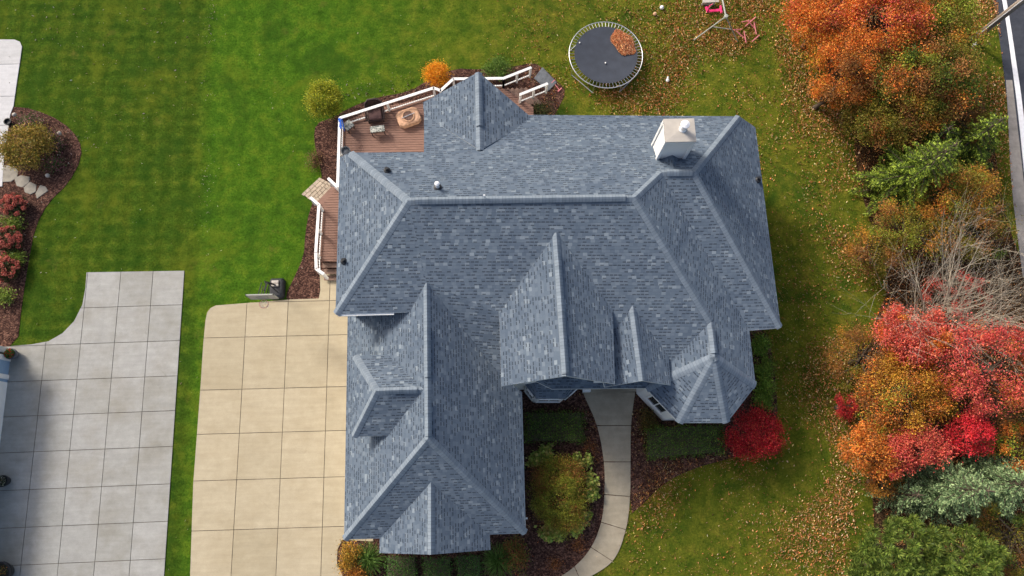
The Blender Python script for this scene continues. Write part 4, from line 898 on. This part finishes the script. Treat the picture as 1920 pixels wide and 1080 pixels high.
# conifers
def conifer(name, px, h, R0, palp, label, nw=None, kind='spruce', seed=1, card=.16, tilt=0):
    c = at(*px, 0); e = empty(name, (c.x, c.y, 0), label, 'tree'); r_ = np.random.default_rng(seed)
    P, Dd, Sz, Cc = [], [], [], []; b = MB(); nw = nw or int(h / .38)
    for w in range(nw):
        t = w / nw; z = .25 + (h - .35) * t; Lb = R0 * (1 - t) ** .75 * r_.uniform(.8, 1.12) + .12; nb_ = int(5 + 3 * (1 - t)); a0 = r_.uniform(0, 6.28)
        for k in range(nb_):
            a = a0 + k * 2 * math.pi / nb_ + r_.normal() * .15; Lk = Lb * r_.uniform(.72, 1.15); d0 = np.array([math.cos(a), math.sin(a), .12]); s0 = np.array([-math.sin(a), math.cos(a), 0])
            org_ = np.array([c.x, c.y, z]); tone = r_.uniform(.8, 1.25)
            b.tube([tuple(org_), tuple(org_ + d0 * Lk * .5), tuple(org_ + d0 * Lk * .98 + np.array([0, 0, -.12 * Lk * .9]))], [.035, .022, .008], 4, cap=False)
            ns = max(4, int(Lk / .1))
            for j in range(ns):
                u = .12 + .88 * (j + 1) / ns; pc = org_ + d0 * Lk * u + np.array([0, 0, -.12 * Lk * u * u])
                ls_ = Lk * .3 * (1.12 - u) + .08
                for sd in (-1, 1):
                    dd = d0 * .75 + s0 * sd * .75 + np.array([0, 0, -.1]); dd /= np.linalg.norm(dd); m = max(2, int(ls_ / .05))
                    for q in range(m):
                        v = (q + .5) / m; pp = pc + dd * ls_ * v + r_.normal(size=3) * .025
                        P.append(pp); x_ = dd + r_.normal(size=3) * .45; Dd.append(x_); Sz.append(card * r_.uniform(.7, 1.2)); tip = (v > .55) or (u > .9)
                        Cc.append(np.array(palp[2 if tip and r_.random() < .7 else (1 if r_.random() < .6 else 0)]) * tone * r_.uniform(.85, 1.15))
    leaf_mesh('crown', np.array(P), np.array(Sz), np.array(Cc), M['needle'], e, .38, dirs=np.array(Dd))
    b.tube([(c.x, c.y, 0), (c.x, c.y, h * .5), (c.x, c.y, h)], [.16, .09, .015], 8); b.build('trunk', M['bark'], e, smooth=True); return e
SPR = [(.045, .08, .01), (.085, .13, .016), (.24, .32, .035)]; BLU = [(.08, .135, .055), (.15, .235, .10), (.29, .39, .18)]
conifer('spruce_tree', (1668, 358), 6.8, 2.5, SPR, 'dark green spruce whose boughs overhang the lawn mulch edge', seed=3)
conifer('spruce_tree', (1768, 300), 5.6, 2.2, SPR, 'dark green spruce on the road side of its neighbour', seed=4)
conifer('spruce_tree', (1700, 300), 4.6, 2.0, SPR, 'smaller dark spruce squeezed between the two larger spruces', seed=14)
conifer('blue_spruce_tree', (1735, 915), 5.6, 2.0, BLU, 'pale blue green spruce beside the orange maple', seed=5, card=.15)
conifer('blue_spruce_tree', (1825, 905), 5.2, 2.1, BLU, 'pale blue green spruce at the right edge of the row', seed=6, card=.15)
conifer('blue_spruce_tree', (1672, 925), 3.0, 1.15, BLU, 'small pale blue green spruce nearest the lawn', seed=7, card=.14)
def pine(name, px, zc, r3, nt, label, seed=1):
    c = at(*px, zc); e = empty(name, (c.x, c.y, 0), label, 'tree'); K = clumps(nt, (c.x, c.y, zc), r3, .3); P, Dd, Cc = [], [], []
    for k in K:
        m = 110; d = rng.normal(size=(m, 3)); d[:, 2] = np.abs(d[:, 2]) * .9; d /= np.linalg.norm(d, axis=1)[:, None]; L_ = rng.uniform(.1, .3, m)
        P.append(k + d * L_[:, None]); Dd.append(d); Cc.append(pal(m, [(.06, .10, .016), (.11, .165, .025), (.18, .235, .04)]) * rng.uniform(.75, 1.25))
    leaf_mesh('crown', np.vstack(P), .24, np.vstack(Cc), M['needle'], e, .16, dirs=np.vstack(Dd)); trunk((c.x, c.y, 0), (c.x, c.y, zc + r3[2] * .6), .13, e, M['bark'], [tuple(k) for k in K[::4]], .3)
pine('pine_tree', (1690, 1030), 2.6, (1.9, 1.5, 1.4), 150, 'green pine with tufted needles below the blue spruces')
pine('pine_tree', (1800, 1050), 2.6, (1.9, 1.4, 1.4), 120, 'darker green pine in the bottom right by the brown shrub')
pine('pine_tree', (1625, 1062), 1.4, (.9, .8, .8), 50, 'low young pine at the lawn edge near the bottom')
# bare tree
bt_ = empty('bare_tree', at(1745, 640), 'leafless grey branched tree leaning over the red maples', 'tree'); bb = MB(); tw = MB(); rnd = random.Random(11)
def grow(p, d, L_, r, lvl, B):
    n_ = 4; pts = [p]; rad = [r]; q = p; dd = d.copy()
    for i in range(n_):
        dd = (dd + Vector((rnd.uniform(-.12, .12), rnd.uniform(-.12, .12), rnd.uniform(-.04, .1)))).normalized(); q = q + dd * (L_ / n_); pts.append(q); rad.append(r * (1 - .72 * (i + 1) / n_))
    B.tube(pts, rad, 6 if lvl < 2 else 3, cap=False)
    if lvl >= 3: return
    for k in range({0: 8, 1: 6, 2: 3, 3: 3}[lvl]):
        t = rnd.uniform(.25, .98) ; idx = min(n_ - 1, int(t * n_)); s = pts[idx].lerp(pts[idx + 1], t * n_ - idx)
        ax = Vector((rnd.uniform(-1, 1), rnd.uniform(-1, 1), rnd.uniform(-.5, .8))).normalized(); nd = (dd * 1.0 + ax * .75).normalized()
        grow(s, nd, L_ * rnd.uniform(.5, .75), max(.0055, rad[idx] * .48), lvl + 1, bb if lvl < 1 else tw)
p0 = bt_.location.copy()
for (tx, ty, tz, r) in ((1660, 560, 3.2, .09), (1720, 545, 4.0, .1), (1810, 520, 4.2, .12), (1860, 560, 4.2, .11), (1850, 640, 3.8, .1), (1690, 600, 3.0, .07), (1780, 500, 4.4, .09), (1890, 600, 4.5, .09)):
    tgt = at(tx, ty, tz); d = tgt - (p0 + Vector((0, 0, .3))); grow(p0 + Vector((rnd.uniform(-.15, .15), rnd.uniform(-.15, .15), .2)), d.normalized(), d.length * .95, r, 0, bb)
bb.build('limbs', M['grey_bark'], bt_); tw.build('twigs', M['grey_bark'], bt_); b = MB(); b.tube([p0, p0 + Vector((0, 0, .6))], [.22, .16], 9); b.build('trunk', M['grey_bark'], bt_)
broad('red_maple_sapling', (1790, 560), 3.2, 1.9, 1.5, .9, 26, .28, 2300, .1, const((.55, .07, .06), (.6, .14, .12), (.45, .1, .05)), 'sparse pink red maple seen through the bare branches', 'tree', tr=.05)
# ---- shrubs round the house
def shrub(name, px, h, rx, ry, n, ls, P, label, group=None, nc=None, rc=.3, shell=.5, aspect=.6, trunk_=True):
    zc = h * .55; c = at(*px, zc); e = empty(name, (c.x, c.y, 0), label, 'shrub', group); nc = nc or max(14, int(rx * ry * 75)); K = clumps(nc, (c.x, c.y, zc), (rx, ry, h * .45)); pts, cc = [], []
    m = n // nc
    for k in K: q = k + rng.normal(size=(m, 3)) * rc * np.array([.6, .6, .4]) * rng.uniform(.7, 1.25); pts.append(q); cc.append(pal(m, P) * rng.uniform(.8, 1.2))
    pts = np.vstack(pts); pts[:, 2] = np.maximum(pts[:, 2], .04); leaf_mesh('foliage', pts, rng.uniform(.7, 1.3, len(pts)) * ls, np.vstack(cc), M['leaf'], e, aspect)
    b = MB()
    for k in K[::max(1, nc // 12)]: b.tube([(c.x, c.y, 0), (c.x + (k[0] - c.x) * .3, c.y + (k[1] - c.y) * .3, zc * .5), tuple(k)], [.03, .02, .006], 4, cap=False)
    b.build('stems', M['bark'], e); return e
shrub('round_shrub', (609, 190), 2.3, .85, 1.02, 15000, .075, [(.26, .3, .025), (.38, .4, .03), (.15, .2, .02), (.52, .48, .04)], 'rounded yellow green shrub at the deck corner')
shrub('barberry_shrub', (820, 141), 1.3, .58, .55, 6500, .07, [(.75, .33, .02), (.8, .42, .03), (.65, .22, .015)], 'glowing orange yellow shrub behind the deck railing')
shrub('green_shrub', (933, 130), 1.0, .68, .45, 4500, .07, [(.11, .2, .03), (.17, .27, .05), (.07, .14, .02)], 'light green shrub behind the porch roof')
shrub('dark_shrub', (1018, 208), .9, .55, .4, 1800, .07, [(.05, .06, .02), (.12, .09, .03), (.04, .08, .02)], 'dark brownish shrub tucked against the back wall corner')
shrub('red_maple_shrub', (1413, 812), 2.2, 1.3, 1.25, 15000, .075, [(.55, .015, .03), (.68, .05, .06), (.36, .008, .018), (.26, .006, .012), (.6, .09, .05)], 'crimson red weeping maple shrub beside the turret', rc=.34, nc=85)
def hedge(px4, h, label, P=[(.07, .17, .03), (.11, .23, .04), (.04, .10, .02)], dens=900, ls=.07, name='boxwood_hedge', group='clipped dark hedges by the house'):
    q = [at(*p, h * .7) for p in px4]; c = sum(q, Vector()) / 4; e = empty(name, (c.x, c.y, 0), label, 'hedge', group)
    A_ = abs(area([(v.x, v.y) for v in q])); n = int(A_ * dens) + 300; s, t = rng.random(n), rng.random(n); Q = [np.array([v.x, v.y]) for v in q]
    xy = ((1 - s) * (1 - t))[:, None] * Q[0] + (s * (1 - t))[:, None] * Q[1] + (s * t)[:, None] * Q[2] + ((1 - s) * t)[:, None] * Q[3]
    edge_ = np.minimum(np.minimum(s, 1 - s), np.minimum(t, 1 - t)); top = h * (.78 + .22 * np.clip(edge_ / .12, 0, 1)); z = np.where(rng.random(n) < .7, top * rng.uniform(.85, 1.03, n), rng.random(n) * top)
    xy = xy + rng.normal(size=(n, 2)) * .075 + np.c_[np.sin(xy[:, 1] * 6), np.cos(xy[:, 0] * 5)] * .06; lump = np.sin(xy[:, 0] * 5) * np.cos(xy[:, 1] * 4.3) * .09; leaf_mesh('foliage', np.c_[xy, z + lump], rng.uniform(.7, 1.3, n) * ls, pal(n, P, .3), M['leaf'], e)
    b = MB(); b.prism([(v.x * .9 + c.x * .1, v.y * .9 + c.y * .1) for v in q][::-1], 0, h * .45); b.build('stems', M['bark'], e)
hedge([(984, 771), (1096, 771), (1096, 829), (984, 829)], .8, 'clipped dark hedge below the bay window left of the walk', P=[(.09, .17, .02), (.14, .23, .03), (.05, .10, .014)])
hedge([(1209, 800), (1358, 795), (1362, 850), (1212, 861)], .9, 'long clipped dark hedge in front of the turret', P=[(.095, .18, .022), (.15, .25, .032), (.055, .11, .015)])
hedge([(722, 1044), (780, 1044), (780, 1090), (722, 1090)], .8, 'clipped dark hedge leftmost below the garage gable'); hedge([(792, 1046), (846, 1046), (846, 1092), (792, 1092)], .8, 'clipped dark hedge centred below the garage gable'); hedge([(856, 1042), (902, 1042), (902, 1090), (856, 1090)], .8, 'clipped dark hedge rightmost below the garage gable')
for i, (px, rr2) in enumerate((((1424, 648), .34), ((1433, 688), .38), ((1435, 728), .42), ((1430, 755), .36))):
    shrub('hosta_plant', px, .7, rr2, rr2 * 1.25, 1500, .15, [(.16, .27, .03), (.25, .37, .05), (.11, .19, .025)], ['leafy green plant highest along the east wall', 'leafy green plant second down the east wall', 'leafy green plant third down the east wall', 'leafy green plant lowest beside the crimson shrub'][i], 'green plants along the east wall', aspect=.3)
# island of mixed shrubs
broad('spirea_shrub', (1048, 925), 1.5, 1.25, 1.75, .65, 120, .42, 26000, .075, lambda k, d: [(.25, .27, .03), (.14, .18, .02), (.36, .34, .045)] if rng.random() < .75 else [(.4, .17, .05), (.34, .14, .04)], 'large olive and rust mound shrub beside the curved walk', 'shrub', tr=.05)
for i, (px, r_) in enumerate((((1092, 860), .4), ((1104, 905), .42), ((1108, 928), .3), ((1090, 965), .4), ((1078, 985), .36), ((1028, 1000), .38), ((1046, 1000), .3), ((1025, 850), .35), ((1000, 860), .3))):
    shrub('hydrangea_plant', px, .55, r_, r_, 420, .17, [(.32, .4, .08), (.42, .47, .11), (.22, .32, .06), (.48, .42, .13)],
          ['pale leafy plant at the top right of the mound shrub', 'pale leafy plant beside the walk at the mound\'s widest', 'small pale leafy plant right of the mound by the walk', 'pale leafy plant at the lower right of the mound', 'pale leafy plant below right of the mound shrub', 'pale leafy plant below the mound\'s left side', 'small pale leafy plant at the foot of the mound', 'pale leafy plant just above the mound shrub', 'small pale leafy plant above the mound by the garage'][i], 'pale leafed plants around the mound shrub', nc=9, rc=.18, aspect=.8)
for px, r_, lab in (((1090, 1060), .2, 'x'),): pass
for i, (px, r_) in enumerate((((1040, 1056), .17), ((1083, 1022), .2), ((1105, 845), .3))): shrub('rusty_perennial', px, .35, r_, r_, 350, .07, [(.3, .11, .04), (.22, .09, .03)], ['small rusty plant in bare mulch near the bottom edge', 'small rusty plant in mulch inside the walk curve', 'rusty grassy plant beside the walk near the hedge'][i], 'rusty perennials in the front bed')
shrub('rust_shrub', (655, 1045), 1.0, .45, .65, 2600, .08, [(.4, .22, .03), (.5, .25, .03), (.25, .2, .03)], 'gold orange shrub at the driveway corner of the garage')
shrub('rust_shrub', (668, 1082), .9, .5, .4, 1500, .08, [(.5, .22, .03), (.4, .16, .03)], 'orange shrub at the bottom left of the garage bed')
shrub('autumn_shrub', (965, 1040), 1.0, .5, .8, 3000, .08, [(.17, .19, .03), (.3, .15, .04), (.35, .1, .05), (.12, .16, .03)], 'olive shrub with pinkish tips right of the garage gable')
shrub('brown_shrub', (1215, 790), .6, .35, .5, 1500, .08, [(.13, .10, .025), (.2, .12, .03), (.08, .08, .02)], 'low brown grassy shrub beside the entry walk')
shrub('brown_shrub', (590, 300), .4, .2, .5, 700, .08, [(.14, .09, .04), (.2, .11, .05)], 'low dried brown plant in bed left of the deck')
def grass(px, h, r, label):
    c = at(*px, 0); e = empty('ornamental_grass', (c.x, c.y, 0), label, 'ornamental grass', 'arching green grasses below the garage'); b = MB(); n = 420
    P, Dd, Cc = [], [], []
    for i in range(n):
        a = random.uniform(0, 6.28); R_ = r * math.sqrt(random.random()) * 1.15; hh = h * random.uniform(.6, 1)
        for t in np.linspace(.1, 1, 8): P.append((c.x + math.cos(a) * R_ * t ** 1.3, c.y + math.sin(a) * R_ * t ** 1.3, hh * (1 - (1 - t) ** 2) * (1 - .35 * t * R_ / r))); Dd.append((math.cos(a) * R_, math.sin(a) * R_, hh * (1.1 - 1.3 * t))); Cc.append(np.array((.11, .2, .035)) * random.uniform(.6, 1.5))
    leaf_mesh('blades', np.array(P), .24, np.array(Cc), M['leaf'], e, .1, dirs=np.array(Dd))
    b.lathe((c.x, c.y, 0), [(.12, 0), (.1, .12), (.02, .16)], 8); b.build('crown_base', M['bark'], e)
grass((694, 1046), 1.0, .75, 'arching bright green grass left of the garage gable'); grass((934, 1050), 1.0, .8, 'arching bright green grass right of the garage gable')
# neighbour's plants
shrub('weigela_shrub', (48, 275), 1.5, 1.35, 1.25, 9000, .1, [(.26, .2, .03), (.36, .24, .05), (.18, .18, .03), (.4, .28, .07)], 'large olive bronze shrub in the neighbour\'s bed', rc=.3)
shrub('rose_bush', (55, 225), .6, .6, .3, 900, .08, [(.08, .12, .03), (.4, .18, .2), (.06, .1, .03)], 'low rose bush with faded pink blooms above the bronze shrub')
shrub('rose_bush', (105, 262), .6, .4, .5, 900, .08, [(.07, .1, .03), (.35, .16, .18), (.05, .08, .03)], 'low rose bush with pink blooms right of the bronze shrub')
shrub('rose_bush', (98, 308), .5, .45, .3, 700, .08, [(.06, .12, .03), (.07, .14, .04), (.3, .1, .13)], 'low green rose bush below the bronze shrub')
def hydrangea(px, r, label):
    zc = .55; c = at(*px, zc); e = empty('hydrangea', (c.x, c.y, 0), label, 'shrub', 'red hydrangeas in the neighbour\'s bed'); n = 1200; pts = blob_pts(n, (c.x, c.y, .45), (r, r, .4), .4); pts[:, 2] = np.maximum(pts[:, 2], .05)
    leaf_mesh('foliage', pts, .12, pal(n, [(.05, .07, .02), (.10, .06, .03), (.04, .05, .02)]), M['leaf'], e); P, Cc = [], []
    for i in range(34):
        a = random.uniform(0, 6.28); q = math.sqrt(random.random()); k = np.array((c.x + math.cos(a) * r * q, c.y + math.sin(a) * r * q, .85 - .3 * q * q)); m = 70; P.append(blob_pts(m, k, (.13, .13, .11), .8)); Cc.append(pal(m, [(.48, .13, .10), (.55, .2, .14), (.38, .08, .07)], .12) * rng.uniform(.75, 1.25))
    leaf_mesh('flower_heads', np.vstack(P), .07, np.vstack(Cc), M['leaf'], e, .9); b = MB()
    for i in range(8): a = i * .8; b.tube([(c.x, c.y, 0), (c.x + math.cos(a) * r * .6, c.y + math.sin(a) * r * .6, .7)], .012, 4)
    b.build('stems', M['bark'], e)
hydrangea((25, 383), .68, 'red headed hydrangea nearest the flagstones'); hydrangea((15, 450), .75, 'red headed hydrangea between two lime green plants'); hydrangea((10, 505), .72, 'red headed hydrangea lowest in the row')
for px, lab in (((24, 418), 'lime green leafy plant between the upper red hydrangeas'), ((22, 483), 'small lime green plant between the lower red hydrangeas'), ((5, 557), 'round green plant below the red hydrangeas')): shrub('lime_plant', px, .5, .5, .35, 900, .13, [(.17, .23, .04), (.25, .31, .05), (.12, .2, .03)], lab, 'green plants among the red hydrangeas', aspect=.4)
for px, lab in (((27, 215), 'white garden globe beside the neighbour\'s walkway'), ((111, 250), 'white garden globe beside the pink rose bush'), ((89, 329), 'white garden globe nearest the flagstones'), ((48, 379), 'white garden globe by the top red hydrangea')):
    p = at(px[0], px[1], .3); b = MB(); b.tube([(p.x, p.y, 0), (p.x, p.y, .24)], .02, 6); b.lathe((p.x, p.y, .3), [(.04, -.11), (.12, -.04), (.12, .04), (.04, .11)], 12); tag(b.build('garden_light', M['cream'], smooth=True), lab, 'garden light', 'pale globes in the neighbour\'s bed')
def potted(px, r, h, P, lab, mat):
    p = at(*px, h); e = empty('potted_plant', (p.x, p.y, 0), lab, 'potted plant'); b = MB(); b.lathe((p.x, p.y, 0), [(r * .6, 0), (r * .95, h * .7), (r, h * .8), (r, h), (r * .85, h), (r * .8, h * .9)], 18); b.build('pot', mat, e)
    q = blob_pts(600, (p.x, p.y, h + r * .3), (r * .9, r * .9, r * .6), .3); leaf_mesh('foliage', q, .08, pal(600, P), M['leaf'], e)
potted((19, 663), .3, .5, [(.05, .13, .02), (.04, .1, .02), (.5, .02, .02), (.06, .15, .03)], 'grey pot of red flowers at the neighbour\'s house corner', M['slate'])
potted((3, 902), .3, .5, [(.02, .03, .015), (.45, .45, .4), (.03, .05, .02)], 'dark pot with white flecked flowers on the grey driveway', M['black'])
potted((-2, 1075), .55, .7, [(.03, .05, .015), (.25, .12, .03), (.05, .07, .02)], 'big dark pot cut off by the bottom left corner', M['black'])
b = MB(); p = at(20, 232); b.lathe((p.x, p.y, 0), [(.14, 0), (.2, .2), (.22, .32), (.17, .33), (.15, .2)], 16); tag(b.build('planter', M['black']), 'empty black planter at the edge of the neighbour\'s walkway', 'planter')
# ------------------------------------------------------------------ fallen leaves
def inpoly(x, y, P):
    ins_ = np.zeros(len(x), bool); n = len(P)
    for i in range(n):
        x1_, y1_ = P[i - 1]; x2_, y2_ = P[i]; c_ = ((y1_ > y) != (y2_ > y)) & (x < (x2_ - x1_) * (y - y1_) / (y2_ - y1_ + 1e-9) + x1_); ins_ ^= c_
    return ins_
N = 900000; X = rng.uniform(-30, 37, N); Y = rng.uniform(-8, 32, N); px, py = to_px_np(np.c_[X, Y, np.zeros(N)])
def bl(cx, cy, sx, sy, a): return a * np.exp(-((px - cx) / sx) ** 2 - ((py - cy) / sy) ** 2)
den = .0015 + .005 * (px < 390) * (py < 300) + .06 * np.exp(-((px - 398 + py * .03) / 9) ** 2) * (py < 480)
right = np.clip((px - 880) / 400, 0, 1)
den += right * np.where(py < 260, .22, .06) + bl(1240, 110, 55, 80, .8) + bl(1190, 178, 70, 22, .7) + bl(1420, 60, 120, 90, .7) + bl(1320, 60, 90, 60, .4) + bl(1480, 130, 120, 160, .3)
den += np.clip((px - 1430) / 150, 0, 1) * (.16 + .22 * np.clip((py - 520) / 200, 0, 1)) + bl(1585, 850, 60, 260, .7) + bl(1585, 330, 30, 160, .6) + bl(1560, 960, 100, 150, .2)
den += bl(1440, 650, 25, 90, .35) + (px > 1180) * (py > 880) * .06 + bl(1235, 890, 55, 60, 1.2) + bl(1200, 840, 20, 70, .8) + bl(1340, 862, 60, 14, .8) + bl(1110, 800, 14, 60, .25)
den += bl(1040, 130, 40, 60, .2) + bl(700, 175, 120, 22, .10) + bl(1110, 820, 30, 120, .12) + bl(130, 290, 35, 60, .03)
den += bl(1850, 120, 60, 400, .4) * (px < 1885)
clumpn = np.array([mnoise.noise(Vector((x * .5, y * .5, 0))) for x, y in zip(X[::1], Y[::1])]) if N < 50000 else (np.sin(X * 1.3 + np.sin(Y * .9) * 2) * np.cos(Y * 1.1 + np.sin(X * .7) * 2)) * .5
blot = np.array([mnoise.noise(Vector((x * .33, y * .33, 5))) for x, y in zip(np.arange(-32, 40, .5).repeat(90), np.tile(np.arange(-10, 35, .5), 144))]).reshape(144, 90); bi_ = blot[np.clip(((X + 32) * 2).astype(int), 0, 143), np.clip(((Y + 10) * 2).astype(int), 0, 89)]
den *= .85 * np.clip(.9 + .4 * clumpn + 2.3 * bi_, .08, 3); keep = rng.random(N) < np.clip(den, 0, 1)
drive = inpoly(px, py, [(357, 1080), (387, 575), (600, 560), (650, 560), (650, 1080)]) | inpoly(px, py, [(-10, 645), (90, 640), (160, 570), (163, 510), (346, 508), (306, 1080), (-10, 1080)]) | (px > edge[3][0] - 0 + (py - 120) * .085)
walk = inpoly(px, py, wl_ + wr_[::-1]); keep &= ~(drive & (rng.random(N) > .0)) & ~(walk & (rng.random(N) > .03))
trm = ((X - tcx) ** 2 + (Y - tcy) ** 2) < 1.9 ** 2; keep &= ~(trm & (rng.random(N) < .6))
X, Y = X[keep], Y[keep]; n = len(X); pxk = px[keep]; print('fallen leaves', n)
cols = pal(n, [(.56, .31, .12), (.64, .42, .18), (.42, .19, .07), (.72, .56, .32), (.58, .25, .1), (.3, .14, .06), (.5, .2, .07)], .28); pale = (pxk < 900) ; cols[pale] = pal(pale.sum(), [(.5, .45, .33), (.6, .55, .45), (.35, .28, .15)])
tag(leaf_mesh('fallen_leaves', np.c_[X, Y, rng.uniform(.03, .07, n)], rng.uniform(.055, .13, n) * rng.choice([.8, 1, 1.3], n), cols, M['litter'], flat=.75), 'brown and tan leaves scattered over the lawn and beds', 'leaves', kind='stuff')
